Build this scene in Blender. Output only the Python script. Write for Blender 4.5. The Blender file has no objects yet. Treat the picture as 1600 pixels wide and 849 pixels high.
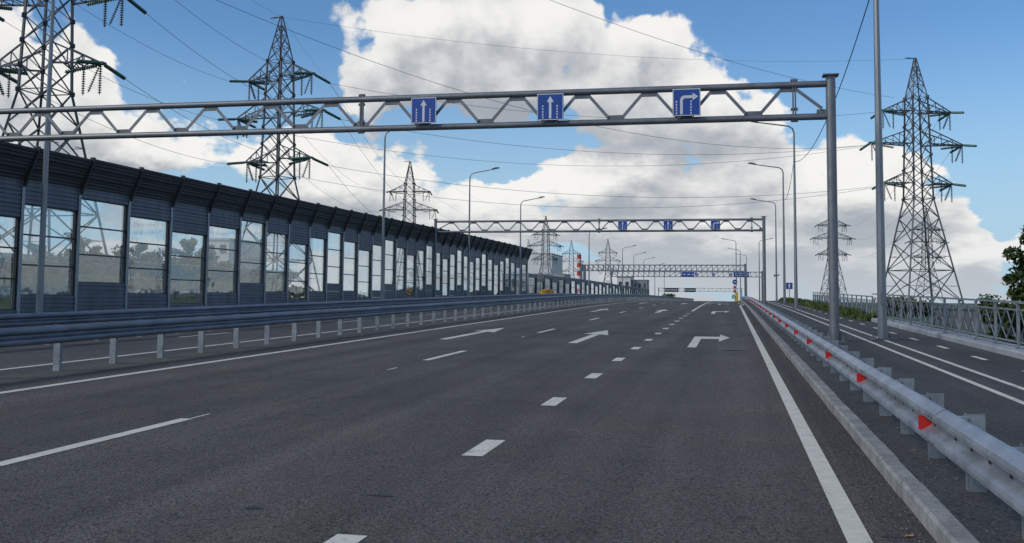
import bpy, math, random
import numpy as np
from mathutils import Matrix, Vector
random.seed(7); rng = np.random.default_rng(7)
scene = bpy.context.scene
COL = scene.collection
rad = math.radians

# ------------------------------------------------------------------ camera
EYE = Vector((0.0, 0.0, 1.535))
YAW, PITCH, ROLL = 0.210125, 0.078588, 0.0087
fwd = Vector((-math.sin(YAW)*math.cos(PITCH), math.cos(YAW)*math.cos(PITCH), math.sin(PITCH)))
rgt = Vector((math.cos(YAW), math.sin(YAW), 0.0))
upv = rgt.cross(fwd)
r2 = math.cos(ROLL)*rgt + math.sin(ROLL)*upv
u2 = -math.sin(ROLL)*rgt + math.cos(ROLL)*upv
cd = bpy.data.cameras.new('camera'); cam = bpy.data.objects.new('camera', cd); COL.objects.link(cam)
cd.sensor_width = 36.0; cd.lens = 36.0; cd.shift_y = -0.0522
cd.clip_start = 0.05; cd.clip_end = 12000
m = Matrix((r2, u2, -fwd)).transposed().to_4x4(); m.translation = EYE
cam.matrix_world = m
scene.camera = cam

# ------------------------------------------------------------------ sky
SUN_DIR = Vector((-0.66, -0.52, 0.62)).normalized()
SUN_EL = math.asin(SUN_DIR.z); SUN_AZ = math.atan2(SUN_DIR.x, SUN_DIR.y)
world = bpy.data.worlds.new('World'); scene.world = world; world.use_nodes = True
nt = world.node_tree; nt.nodes.clear()

class NB:
    """small node-building helper"""
    def __init__(s, tree): s.t = tree
    def n(s, typ, **kw):
        x = s.t.nodes.new(typ)
        for k, v in kw.items(): setattr(x, k, v)
        return x
    def l(s, a, b): s.t.links.new(a, b)
    def put(s, sock, v):
        if isinstance(v, bpy.types.NodeSocket): s.l(v, sock)
        else: sock.default_value = v
    def math(s, op, a, b=0.0, c=0.0, clamp=False):
        x = s.n('ShaderNodeMath', operation=op, use_clamp=clamp)
        s.put(x.inputs[0], a); s.put(x.inputs[1], b); s.put(x.inputs[2], c)
        return x.outputs[0]
    def vec(s, op, a, b=(0, 0, 0), c=(0, 0, 0)):
        x = s.n('ShaderNodeVectorMath', operation=op)
        s.put(x.inputs[0], a); s.put(x.inputs[1], b)
        if op == 'MULTIPLY_ADD': s.put(x.inputs[2], c)
        return x.outputs['Value'] if op in ('DOT_PRODUCT', 'LENGTH') else x.outputs[0]
    def noise(s, v, scale, detail=4, rough=.5, dist=0.0, col=False, dim='3D'):
        x = s.n('ShaderNodeTexNoise', noise_dimensions=dim); s.put(x.inputs['Vector'], v)
        x.inputs['Scale'].default_value = scale; x.inputs['Detail'].default_value = detail
        x.inputs['Roughness'].default_value = rough; x.inputs['Distortion'].default_value = dist
        return x.outputs['Color' if col else 'Fac']
    def ramp(s, v, a, b, lo=0.0, hi=1.0, smooth=True):
        x = s.n('ShaderNodeMapRange', interpolation_type='SMOOTHSTEP' if smooth else 'LINEAR')
        s.put(x.inputs[0], v); x.inputs[1].default_value = a; x.inputs[2].default_value = b
        x.inputs[3].default_value = lo; x.inputs[4].default_value = hi
        return x.outputs[0]
    def mix(s, f, a, b, blend='MIX'):
        x = s.n('ShaderNodeMix', data_type='RGBA', blend_type=blend)
        s.put(x.inputs[0], f)
        for sock, v in ((x.inputs[6], a), (x.inputs[7], b)):
            if isinstance(v, (tuple, list)) and len(v) == 3: v = (*v, 1.0)
            s.put(sock, v)
        return x.outputs[2]

# cumulus banks: (azimuth, elevation, half width, half height, amount), all round the sky
BANKS = [(-0.319,0.235,0.043,0.037,0.8),(-0.275,0.227,0.056,0.05,0.8),(-0.192,0.237,0.056,0.047,0.9),(-0.313,0.277,0.037,0.025,0.7),(-0.244,0.282,0.062,0.031,0.8),(-0.174,0.274,0.034,0.025,0.6),(-0.236,0.197,0.075,0.022,0.5),(-0.148,0.204,0.037,0.031,0.6),(-0.095,0.225,0.037,0.037,0.9),(-0.083,0.261,0.024,0.018,0.9),
(-0.042,0.214,0.037,0.031,0.9),(-0.005,0.207,0.024,0.024,0.7),(-0.018,0.177,0.061,0.02,0.9),(-0.098,0.179,0.05,0.018,0.6),(0.031,0.164,0.027,0.014,0.7),(-0.079,0.159,0.068,0.011,0.7),(0,0.151,0.061,0.01,0.6),(-0.362,0.212,0.025,0.031,0.45),(-0.343,0.185,0.037,0.018,0.5),(-0.665,0.191,0.051,0.047,1),
(-0.622,0.172,0.043,0.037,0.9),(-0.672,0.223,0.025,0.018,0.6),(-0.573,0.15,0.064,0.024,0.8),(-0.636,0.12,0.08,0.031,0.8),(-0.522,0.135,0.065,0.02,0.7),(-0.586,0.204,0.02,0.016,0.3),(-0.546,0.269,0.065,0.007,0.9),(-0.527,0.204,0.015,0.009,0.6),(-0.4,0.255,0.011,0.019,0.3),(-0.302,0.133,0.026,0.016,1.1),
(-0.373,0.132,0.046,0.022,1),(-0.44,0.139,0.043,0.022,0.7),(-0.335,0.102,0.068,0.019,0.8),(-0.415,0.1,0.067,0.018,0.7),(-0.229,0.098,0.047,0.021,1),(-0.179,0.117,0.034,0.019,1),(-0.123,0.128,0.047,0.019,1.1),(-0.055,0.117,0.056,0.021,1.1),(0.018,0.123,0.04,0.019,1),(0.059,0.109,0.033,0.024,0.9),
(-0.079,0.138,0.025,0.009,0.6),(0.117,0.113,0.044,0.028,1),(0.156,0.1,0.041,0.034,0.9),(0.185,0.074,0.029,0.016,0.9),(0.099,0.081,0.054,0.019,0.7),(0.218,0.043,0.045,0.014,1.1),(0.165,0.042,0.052,0.016,0.7),(0.274,0.047,0.028,0.018,1),(0.088,0.048,0.054,0.016,0.7),(-0.26,0.059,0.094,0.014,0.8),
(-0.061,0.066,0.105,0.013,0.9),(-0.172,0.067,0.069,0.01,0.6),(0.024,0.064,0.061,0.015,0.8),(-0.31,0.078,0.062,0.013,0.6),(-0.116,0.089,0.093,0.013,0.6),(-0.018,0.086,0.074,0.013,0.6),(-0.037,0.04,0.105,0.009,0.6),(-0.235,0.032,0.094,0.009,0.5),(-0.461,0.243,0.061,0.031,-0.6),(-0.226,0.14,0.069,0.016,-1),
(-0.144,0.045,0.031,0.01,-0.6),(0.125,0.242,0.094,0.044,-0.6),(0.226,0.138,0.045,0.056,-0.6),(-0.494,0.178,0.036,0.016,-0.5),(0.235,0.075,0.034,0.013,-0.5),(-0.429,0.191,0.034,0.028,-0.5),(0.066,0.183,0.027,0.025,-0.5),(-0.03,0.148,0.08,0.006,-0.3),(-0.138,0.151,0.031,0.006,-0.35),(-0.116,0.078,0.137,0.004,-0.4),
(0.111,0.066,0.071,0.005,-0.35),(-0.41,0.155,0.049,0.007,-0.5),(-0.279,0.11,0.031,0.006,-0.3)]
sr = random.Random(3)
for i in range(26):
    BANKS.append((sr.uniform(0.5, 5.4), sr.uniform(0.08, 0.9), sr.uniform(.1, .26), sr.uniform(.05, .12), 1.0))
for i in range(7):
    BANKS.append((sr.uniform(-.7, .5), sr.uniform(0.5, 1.0), sr.uniform(.1, .22), sr.uniform(.05, .1), 1.0))

def bank_field(az, el):
    """how much cloud the banks put at (azimuth, elevation)"""
    v = 0.0
    for a0, e0, ra, re_, am in BANKS:
        d = (az-a0+math.pi) % (2*math.pi)-math.pi
        q = (d/ra)**2+((el-e0)/re_)**2
        if q < 12: v += am*math.exp(-q)
    return max(-.8, min(v, 1.7))
def new_group(name, ins, outs):
    gr_ = bpy.data.node_groups.new(name, 'ShaderNodeTree')
    for n_, t_ in ins: gr_.interface.new_socket(n_, in_out='INPUT', socket_type=t_)
    for n_, t_ in outs: gr_.interface.new_socket(n_, in_out='OUTPUT', socket_type=t_)
    g_ = NB(gr_); return gr_, g_, g_.n('NodeGroupInput'), g_.n('NodeGroupOutput')
# large forms: the banks stored in colour ramps over azimuth, one channel for each band of elevation
grp, g, gi, go = new_group('cloud_banks', [('P', 'NodeSocketVector')], [('B', 'NodeSocketFloat')])
sep = g.n('ShaderNodeSeparateXYZ'); g.l(gi.outputs[0], sep.inputs[0])
AZ, EL = sep.outputs[0], sep.outputs[1]
def banks(az0, az1, el0, step, nb):
    pos = g.math('DIVIDE', g.math('SUBTRACT', AZ, az0), az1-az0)
    acc = 0.0
    for r_ in range(nb//4):
        cr = g.n('ShaderNodeValToRGB'); g.l(pos, cr.inputs[0]); cr.color_ramp.interpolation = 'LINEAR'
        els = cr.color_ramp.elements
        while len(els) < 32: els.new(.5)
        for i in range(32):
            t_ = i/31; az = az0+(az1-az0)*t_
            els[i].position = t_
            els[i].color = [(bank_field(az, el0+step*(4*r_+c))+.8)/2.5 for c in range(4)]
        sc_ = g.n('ShaderNodeSeparateColor'); g.l(cr.outputs[0], sc_.inputs[0])
        for c, o_ in enumerate((sc_.outputs[0], sc_.outputs[1], sc_.outputs[2], cr.outputs[1])):
            x = g.math('ABSOLUTE', g.math('SUBTRACT', EL, el0+step*(4*r_+c)))
            wt = g.math('MAXIMUM', g.math('MULTIPLY_ADD', x, -1/step, 1.0), 0.0)
            acc = g.math('MULTIPLY_ADD', o_, wt, acc)
    return acc
inner = banks(-.80, .44, 0.0, .0215, 16)
outer = banks(-math.pi, math.pi, 0.0, .15, 8)
near = g.math('MULTIPLY', g.math('MULTIPLY', g.ramp(AZ, -.80, -.74), g.ramp(AZ, .44, .38)), g.ramp(EL, .32, .295))
tot = g.math('ADD', g.math('MULTIPLY', near, inner), g.math('MULTIPLY', g.math('SUBTRACT', 1.0, near), outer))
g.l(g.math('MULTIPLY_ADD', tot, 2.5, -.8), go.inputs[0])

w = NB(nt)
tc = w.n('ShaderNodeTexCoord')
sp = w.n('ShaderNodeSeparateXYZ'); w.l(tc.outputs['Generated'], sp.inputs[0])
azn = w.math('ARCTAN2', sp.outputs[0], sp.outputs[1])
eln = w.math('ARCSINE', w.math('MINIMUM', w.math('MAXIMUM', sp.outputs[2], -.999), .999))
cb = w.n('ShaderNodeCombineXYZ'); w.l(azn, cb.inputs[0]); w.l(w.math('MAXIMUM', eln, .012), cb.inputs[1])
PP = cb.outputs[0]
# texture space: forms get flatter and finer towards the horizon
lel = w.math('MULTIPLY', w.math('LOGARITHM', w.math('ADD', w.math('MAXIMUM', eln, 0.0), .09), 2.71828), .36)
ct = w.n('ShaderNodeCombineXYZ'); w.l(azn, ct.inputs[0]); w.l(lel, ct.inputs[1])
TT = ct.outputs[0]
def layout(off):
    x = w.n('ShaderNodeGroup'); x.node_tree = grp
    w.l(w.vec('ADD', Pw, off), x.inputs[0]); return x.outputs[0]
wob = w.vec('SUBTRACT', w.noise(TT, 13, 4, .6, col=True, dim='2D'), (.5, .5, .5))
Pw = w.vec('MULTIPLY_ADD', wob, (.075, .048, 0), PP)
def fine(off, det, vdet):
    q = w.vec('ADD', TT, off)
    n_ = w.noise(q, 11, det, .61, .0, dim='2D')
    if not vdet: return w.math('MULTIPLY', w.math('SUBTRACT', n_, .5), 1.7)
    v_ = w.n('ShaderNodeTexVoronoi', feature='F1', voronoi_dimensions='2D'); w.l(q, v_.inputs['Vector'])
    v_.inputs['Scale'].default_value = 19; v_.inputs['Detail'].default_value = vdet; v_.inputs['Roughness'].default_value = .5
    return w.math('ADD', w.math('MULTIPLY', w.math('SUBTRACT', n_, .5), 1.75), w.math('MULTIPLY', w.math('SUBTRACT', .45, v_.outputs['Distance']), .5))
L0 = layout((0, 0, 0)); L1 = layout((-.006, .034, 0))
hz = w.ramp(eln, .115, .01, 0.0, .72)
F0 = fine((0, 0, 0), 7, 2); S0_ = fine((0, 0, 0), 4, 0); S1_ = fine((-.008, .022, 0), 4, 0)
D0 = w.math('ADD', w.math('ADD', L0, hz), w.math('ADD', F0, .05))
mask = w.ramp(D0, .27, .54)
big = w.math('SUBTRACT', L0, L1)
lit = w.math('MULTIPLY_ADD', big, .66, .56)
lit = w.math('MULTIPLY_ADD', w.math('SUBTRACT', S0_, S1_), .58, lit)
lit = w.math('MULTIPLY_ADD', w.math('SUBTRACT', F0, S0_), .30, lit)
lit = w.math('MULTIPLY_ADD', w.ramp(D0, .35, 1.0, .14, -.04), 1.0, lit)
lit = w.ramp(lit, .10, 1.06, 0, 1)
CL = 8.9
cloud = w.mix(lit, tuple(CL*c for c in (.42, .455, .51)), tuple(CL*c for c in (1.09, 1.07, 1.03)))
sky = w.n('ShaderNodeTexSky', sky_type='NISHITA', sun_disc=False, sun_elevation=SUN_EL, sun_rotation=SUN_AZ,
          altitude=50, air_density=1.0, dust_density=.4, ozone_density=2.0)
skyc = w.mix(1.0, sky.outputs[0], (.72, 1.03, 1.29), 'MULTIPLY')
haz = w.ramp(eln, .27, .0, 0, .95)
skyc = w.mix(haz, skyc, tuple(CL*c for c in (.49, .70, .88)))
haz2 = w.ramp(eln, .11, .0, 0, .50)
cloud = w.mix(haz2, cloud, tuple(CL*c for c in (.77, .815, .86)))
mixc = w.mix(w.math('MULTIPLY', mask, .97), skyc, cloud)
bg = w.n('ShaderNodeBackground'); w.l(mixc, bg.inputs[0]); bg.inputs[1].default_value = 0.09
wo = w.n('ShaderNodeOutputWorld'); w.l(bg.outputs[0], wo.inputs[0])
world.cycles.sampling_method = 'MANUAL'; world.cycles.sample_map_resolution = 512

# ------------------------------------------------------------------ sun and exposure
sd = bpy.data.lights.new('sun', 'SUN'); sun = bpy.data.objects.new('sun', sd); COL.objects.link(sun)
sd.energy = 1.5; sd.angle = rad(14); sd.color = (1.0, .91, .78)
sun.rotation_euler = SUN_DIR.to_track_quat('Z', 'Y').to_euler()
sun.location = (-60, -40, 80)
scene.view_settings.view_transform = 'Standard'; scene.view_settings.look = 'None'
scene.view_settings.exposure = 0.10; scene.view_settings.gamma = 1.0
scene.cycles.use_denoising = True
scene.cycles.max_bounces = 6; scene.cycles.transparent_max_bounces = 24
scene.cycles.diffuse_bounces = 3; scene.cycles.glossy_bounces = 3
scene.cycles.caustics_reflective = False; scene.cycles.caustics_refractive = False

# ------------------------------------------------------------------ helpers
S0, YA, YB, S1 = 0.01397, 62.0, 150.0, -0.001
KC = (S1-S0)/(YB-YA)
def zr(y):
    """height of the carriageway along its length: a gentle climb to a crest"""
    if y < YA: return S0*y
    if y < YB: return S0*y + .5*KC*(y-YA)**2
    return S0*YB + .5*KC*(YB-YA)**2 + S1*(y-YB)

class MB:
    def __init__(s): s.v = []; s.f = []; s.sm = []; s.mi = []; s.cur = 0
    def add(s, vs, fs, smooth=False):
        o = len(s.v); s.v += [tuple(x) for x in vs]
        for f in fs: s.f.append(tuple(i+o for i in f)); s.sm.append(smooth); s.mi.append(s.cur)
        return s
    def box(s, c, d, rz=0.0):
        cx, cy, cz = c; x, y, z = d[0]/2, d[1]/2, d[2]/2
        ca, sa = math.cos(rz), math.sin(rz)
        vs = []
        for dz in (-z, z):
            for dx, dy in ((-x, -y), (x, -y), (x, y), (-x, y)):
                vs.append((cx+dx*ca-dy*sa, cy+dx*sa+dy*ca, cz+dz))
        return s.add(vs, [(3, 2, 1, 0), (4, 5, 6, 7), (0, 1, 5, 4), (1, 2, 6, 5), (2, 3, 7, 6), (3, 0, 4, 7)])
    def bar(s, a, b, w, h=None, up=(0, 0, 1)):
        """rectangular bar from a to b; w across, h along up"""
        h = w if h is None else h
        a, b = Vector(a), Vector(b); d = (b-a).normalized(); up = Vector(up)
        if abs(d.dot(up)) > .98: up = Vector((0, 1, 0)) if abs(d.y) < .9 else Vector((1, 0, 0))
        sx = d.cross(up).normalized(); sy = sx.cross(d)
        vs = [p + sx*i*w/2 + sy*j*h/2 for p in (a, b) for i, j in ((-1, -1), (1, -1), (1, 1), (-1, 1))]
        return s.add(vs, [(3, 2, 1, 0), (4, 5, 6, 7), (0, 1, 5, 4), (1, 2, 6, 5), (2, 3, 7, 6), (3, 0, 4, 7)])
    def tube(s, pts, rs, n=10, caps=True, smooth=True):
        pts = [Vector(p) for p in pts]
        if not isinstance(rs, (list, tuple)): rs = [rs]*len(pts)
        rings = []
        ref = None
        for i, p in enumerate(pts):
            d = (pts[min(i+1, len(pts)-1)] - pts[max(i-1, 0)]).normalized()
            if ref is None: ref = Vector((0, 0, 1)) if abs(d.z) < .9 else Vector((1, 0, 0))
            x = d.cross(ref).normalized(); y = x.cross(d); ref = y if abs(d.dot(y)) < .9 else ref
            rings.append([p + (x*math.cos(2*math.pi*k/n) + y*math.sin(2*math.pi*k/n))*rs[i] for k in range(n)])
        vs = [q for r in rings for q in r]; fs = []
        for i in range(len(pts)-1):
            for k in range(n):
                k2 = (k+1) % n
                fs.append((i*n+k, i*n+k2, (i+1)*n+k2, (i+1)*n+k))
        s.add(vs, fs, smooth)
        if caps:
            s.add(rings[0], [tuple(range(n))[::-1]]); s.add(rings[-1], [tuple(range(n))])
        return s
    def prism(s, poly, ext, close=True):
        """polygon (3-d points) extruded by vector ext"""
        n = len(poly); e = Vector(ext)
        vs = [Vector(p) for p in poly] + [Vector(p)+e for p in poly]
        fs = [(i, (i+1) % n, n+(i+1) % n, n+i) for i in range(n)]
        if close: fs += [tuple(range(n))[::-1], tuple(range(n, 2*n))]
        return s.add(vs, fs)
    def sweep(s, prof, y0, y1, fn, step=4.0, smooth=False, caps=True):
        """profile [(x, z)] swept along the road, z measured from fn(y)"""
        k = max(1, int(math.ceil((y1-y0)/step))); n = len(prof); vs = []
        for i in range(k+1):
            y = y0+(y1-y0)*i/k
            vs += [(x, y, z+fn(y)) for x, z in prof]
        fs = []
        for i in range(k):
            for j in range(n):
                j2 = (j+1) % n
                fs.append((i*n+j, i*n+j2, (i+1)*n+j2, (i+1)*n+j))
        if caps: fs += [tuple(range(n)), tuple(range(k*n, k*n+n))[::-1]]
        return s.add(vs, fs, smooth)
    def strip(s, x0, x1, y0, y1, dz, step=4.0, fn=None, x0b=None, x1b=None):
        fn = fn or zr
        k = max(1, int(math.ceil((y1-y0)/step))); vs = []
        for i in range(k+1):
            t = i/k; y = y0+(y1-y0)*t
            a = x0 if x0b is None else x0+(x0b-x0)*t; b = x1 if x1b is None else x1+(x1b-x1)*t
            vs += [(a, y, fn(y)+dz), (b, y, fn(y)+dz)]
        return s.add(vs, [(2*i, 2*i+1, 2*i+3, 2*i+2) for i in range(k)])
    def mesh(s, name, mats, off=(0, 0, 0)):
        me = bpy.data.meshes.new(name)
        o = Vector(off)
        me.from_pydata([(p[0]-o.x, p[1]-o.y, p[2]-o.z) for p in s.v], [], s.f)
        if not isinstance(mats, (list, tuple)): mats = [mats]
        for mt in mats: me.materials.append(mt)
        me.polygons.foreach_set('use_smooth', s.sm)
        me.polygons.foreach_set('material_index', s.mi)
        me.update()
        return me
    def build(s, name, mats, parent=None, loc=None):
        """link as one object; vertices are world coordinates"""
        off = Vector((0, 0, 0))
        if parent is not None: off = wloc(parent)
        if loc is not None: off = Vector(loc)
        o = bpy.data.objects.new(name, s.mesh(name, mats, off)); COL.objects.link(o)
        if parent is not None:
            o.parent = parent; o.location = off - wloc(parent)
        elif loc is not None: o.location = off
        return o

def wloc(o):
    p = Vector(o.location)
    while o.parent is not None: o = o.parent; p = p + Vector(o.location)
    return p
def inst(name, me, parent, loc, rz=0.0, scale=(1, 1, 1)):
    """an object that shares mesh data; loc in world coordinates (parents are not rotated)"""
    o = bpy.data.objects.new(name, me); COL.objects.link(o)
    o.location = Vector(loc) - (wloc(parent) if parent is not None else Vector((0, 0, 0)))
    o.rotation_euler = (0, 0, rz); o.scale = scale; o.parent = parent
    return o
def empty(name, loc, rz=0.0):
    o = bpy.data.objects.new(name, None); COL.objects.link(o); o.location = loc; o.rotation_euler = (0, 0, rz)
    o.empty_display_size = .2
    return o
def tag(o, label=None, cat=None, group=None, kind=None):
    if label: o['label'] = label
    if cat: o['category'] = cat
    if group: o['group'] = group
    if kind: o['kind'] = kind
    return o
def copy_tree(o, parent=None):
    c = o.copy(); COL.objects.link(c); c.parent = parent
    for ch in o.children: copy_tree(ch, c)
    return c

# ------------------------------------------------------------------ materials
def mat(name, col, rough=.6, metal=0.0, var=.12, vscale=3.0, bump=0.0, bscale=40.0, spec=.5, col2=None, streak=None, coord='Object'):
    mt = bpy.data.materials.new(name); mt.use_nodes = True
    t = mt.node_tree; b = NB(t); bs = t.nodes['Principled BSDF']
    tcn = b.n('ShaderNodeTexCoord'); geo = b.n('ShaderNodeNewGeometry')
    P = geo.outputs['Position'] if coord == 'World' else tcn.outputs['Object']
    v = P
    if streak: v = b.vec('MULTIPLY', P, streak)
    n1 = b.noise(v, vscale, 6, .62)
    n2 = b.noise(P, vscale*9, 3, .6)
    f = b.math('ADD', b.math('MULTIPLY', n1, .7), b.math('MULTIPLY', n2, .3))
    f = b.ramp(f, .3, .7)
    lo = tuple(c*(1-var) for c in col); hi = tuple(min(1, c*(1+var)) for c in col) if col2 is None else col2
    c = b.mix(f, lo, hi)
    oi = b.n('ShaderNodeObjectInfo')
    c = b.mix(1.0, c, b.mix(oi.outputs['Random'], (.93, .93, .94), (1.06, 1.06, 1.05)), 'MULTIPLY')
    b.l(c, bs.inputs['Base Color'])
    rr = b.math('ADD', b.math('MULTIPLY', b.math('SUBTRACT', n1, .5), .25), rough, clamp=True); b.l(rr, bs.inputs['Roughness'])
    bs.inputs['Metallic'].default_value = metal
    bs.inputs['Specular IOR Level'].default_value = spec
    if bump:
        bp = b.n('ShaderNodeBump'); bp.inputs['Strength'].default_value = bump; bp.inputs['Distance'].default_value = .01
        b.l(b.noise(P, bscale, 4, .6), bp.inputs['Height']); b.l(bp.outputs[0], bs.inputs['Normal'])
    return mt

def asphalt(name, base, tint=(1, 1, 1), scuff=True):
    mt = bpy.data.materials.new(name); mt.use_nodes = True
    t = mt.node_tree; b = NB(t); bs = t.nodes['Principled BSDF']
    P = b.n('ShaderNodeNewGeometry').outputs['Position']
    vo = b.n('ShaderNodeTexVoronoi'); b.l(P, vo.inputs['Vector']); vo.inputs['Scale'].default_value = 70
    sepc = b.n('ShaderNodeSeparateColor'); b.l(vo.outputs['Color'], sepc.inputs[0])
    st = b.ramp(sepc.outputs[0], .0, 1.0, .60, 1.40, False)
    sparkle = b.ramp(sepc.outputs[1], .955, .97, 0, 1)
    pit = b.ramp(b.noise(P, 30, 4, .7), .33, .50, .22, 1.0)
    big = b.noise(P, .35, 5, .6)
    lane = b.noise(b.vec('MULTIPLY', P, (1.6, .05, 1)), 1.0, 4, .55)      # wheel tracks, along the road
    mid = b.noise(b.vec('MULTIPLY', P, (1.0, .35, 1)), 2.2, 5, .65)
    k = b.math('ADD', b.math('MULTIPLY', big, .5), b.math('ADD', b.math('MULTIPLY', lane, .70), b.math('MULTIPLY', mid, .30)))
    k = b.ramp(k, .50, 1.0, .58, 1.42, False)
    sx = b.n('ShaderNodeSeparateXYZ'); b.l(P, sx.inputs[0])
    wave = b.math('SINE', b.math('MULTIPLY_ADD', sx.outputs[0], 3.42, b.math('MULTIPLY', b.noise(b.vec('MULTIPLY', P, (.3, .03, 1)), 1.0, 2), 3.0)))
    k = b.math('MULTIPLY', k, b.math('MULTIPLY_ADD', wave, .07, 1.0))
    val = b.math('MULTIPLY', b.math('MULTIPLY', st, pit), k)
    c = b.mix(1.0, tuple(base*x for x in tint), val, 'MULTIPLY')
    warm = b.ramp(b.noise(P, .6, 4, .6), .5, .75, 0, .45)
    c = b.mix(warm, c, b.mix(1.0, c, (1.16, 1.02, .84), 'MULTIPLY'))
    c = b.mix(b.math('MULTIPLY', sparkle, .5), c, (.22, .22, .21))
    if scuff:
        sc = b.noise(b.vec('MULTIPLY', P, (2.2, .33, 1)), 1.3, 3, .5, .6)
        s2 = b.noise(P, .22, 2)
        ln = b.math('MULTIPLY', b.ramp(b.math('ABSOLUTE', b.math('SUBTRACT', sc, .5)), .012, .0, 0, 1), b.ramp(s2, .52, .62))
        c = b.mix(b.math('MULTIPLY', ln, .62), c, (.012, .012, .013))
    b.l(c, bs.inputs['Base Color'])
    bs.inputs['Roughness'].default_value = .82; bs.inputs['Specular IOR Level'].default_value = .35
    bp = b.n('ShaderNodeBump'); bp.inputs['Strength'].default_value = .75; bp.inputs['Distance'].default_value = .008
    b.l(b.math('ADD', b.math('MULTIPLY', vo.outputs['Distance'], -1.0), b.math('MULTIPLY', b.noise(P, 32, 4, .65), 1.2)), bp.inputs['Height'])
    b.l(bp.outputs[0], bs.inputs['Normal'])
    return mt

def paint(name, col):
    """road paint: chalky, worn through to the asphalt in specks"""
    mt = bpy.data.materials.new(name); mt.use_nodes = True
    t = mt.node_tree; b = NB(t); bs = t.nodes['Principled BSDF']
    P = b.n('ShaderNodeNewGeometry').outputs['Position']
    wear = b.math('ADD', b.math('MULTIPLY', b.noise(P, 26, 6, .72), .62), b.math('MULTIPLY', b.noise(P, 2.4, 4, .6), .38))
    f = b.ramp(wear, .53, .63, 0, .72)
    dirt = b.ramp(b.noise(P, 5, 5, .6), .35, .7, 0, .38)
    c = b.mix(dirt, col, tuple(x*.66 for x in col))
    c = b.mix(f, c, (.10, .10, .10))
    b.l(c, bs.inputs['Base Color']); bs.inputs['Roughness'].default_value = .7
    bp = b.n('ShaderNodeBump'); bp.inputs['Strength'].default_value = .4; bp.inputs['Distance'].default_value = .004
    b.l(b.noise(P, 90, 3, .6), bp.inputs['Height']); b.l(bp.outputs[0], bs.inputs['Normal'])
    return mt

def glass(name, tint, refl=.10, tr=.9):
    mt = bpy.data.materials.new(name); mt.use_nodes = True
    t = mt.node_tree; b = NB(t); t.nodes.remove(t.nodes['Principled BSDF'])
    out = t.nodes['Material Output']
    P = b.n('ShaderNodeNewGeometry').outputs['Position']
    tr_ = b.n('ShaderNodeBsdfTransparent'); tr_.inputs[0].default_value = (*tint, 1)
    gl = b.n('ShaderNodeBsdfGlossy'); gl.inputs['Roughness'].default_value = .03
    gl.inputs[0].default_value = (.9, .93, .95, 1)
    bp = b.n('ShaderNodeBump'); bp.inputs['Strength'].default_value = .12; bp.inputs['Distance'].default_value = .05
    b.l(b.noise(P, 1.3, 2), bp.inputs['Height']); b.l(bp.outputs[0], gl.inputs['Normal'])
    df = b.n('ShaderNodeBsdfDiffuse'); df.inputs[0].default_value = (.55, .58, .6, 1)
    fr = b.n('ShaderNodeFresnel'); fr.inputs[0].default_value = 1.5
    dust = b.ramp(b.noise(b.vec('MULTIPLY', P, (1, 1, .35)), 3.0, 5, .6), .4, .85, .0, .07)
    m1 = b.n('ShaderNodeMixShader'); b.l(dust, m1.inputs[0]); b.l(tr_.outputs[0], m1.inputs[1]); b.l(df.outputs[0], m1.inputs[2])
    m2 = b.n('ShaderNodeMixShader'); b.l(b.math('MULTIPLY', fr.outputs[0], refl*10, clamp=True), m2.inputs[0])
    b.l(m1.outputs[0], m2.inputs[1]); b.l(gl.outputs[0], m2.inputs[2])
    b.l(m2.outputs[0], out.inputs[0])
    return mt

def leafmat(name, lo, hi, scale=1.2):
    mt = bpy.data.materials.new(name); mt.use_nodes = True
    t = mt.node_tree; b = NB(t); bs = t.nodes['Principled BSDF']
    P = b.n('ShaderNodeNewGeometry').outputs['Position']
    f = b.ramp(b.math('ADD', b.math('MULTIPLY', b.noise(P, scale, 3), .55), b.math('MULTIPLY', b.noise(P, scale*9, 2), .45)), .32, .68)
    b.l(b.mix(f, lo, hi), bs.inputs['Base Color']); bs.inputs['Roughness'].default_value = .6
    bs.inputs['Specular IOR Level'].default_value = .3
    return mt

M = {}
M['asphalt'] = asphalt('asphalt', .094, (1.09, 1.0, .87))
M['asphalt_path'] = asphalt('asphalt_path', .076, (1.03, 1.0, .96), False)
M['asphalt_opp'] = asphalt('asphalt_opp', .098, (1.03, 1.0, .96))
M['asphalt_gutter'] = asphalt('asphalt_gutter', .074, (1.06, 1.0, .9), False)
M['paint'] = paint('road_paint', (.72, .69, .58))
M['concrete'] = mat('concrete', (.27, .272, .268), .85, 0, .34, 3.2, .5, 40, .3, coord='World')
M['plinth'] = mat('plinth_concrete', (.34, .36, .38), .8, 0, .2, 1.4, .35, 50, .3, coord='World')
M['galv'] = mat('galvanised_steel', (.40, .435, .475), .46, .65, .30, 5.0, .08, 30, coord='World', streak=(1, .5, 1))
M['galv_dull'] = mat('galvanised_post', (.26, .295, .32), .55, .5, .32, 3.0, .08, 30, coord='World')
M['galv_dark'] = mat('shaded_rail', (.17, .20, .25), .52, .5, .34, 3.0, .08, 30, coord='World', streak=(1, .4, 1))  # rail steel with shade in its colour: these beams face away from the sun
M['gantry'] = mat('gantry_steel', (.20, .215, .235), .5, .55, .2, 2.4, .05, 25, coord='World')
M['gantry_dark'] = mat('gantry_gusset', (.17, .185, .20), .6, .4, .28, 5, .05, 25, coord='World')
M['pole'] = mat('lamp_pole_steel', (.25, .272, .295), .45, .55, .14, 1.8, .04, 30, coord='World', streak=(1, 1, .2))
M['lamp_head'] = mat('lamp_head_grey', (.12, .125, .13), .4, .3, .1)
M['barrier_panel'] = mat('barrier_panel', (.115, .138, .175), .5, .15, .34, 2.2, .05, 25, coord='World', streak=(1, 1, .16))
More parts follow.
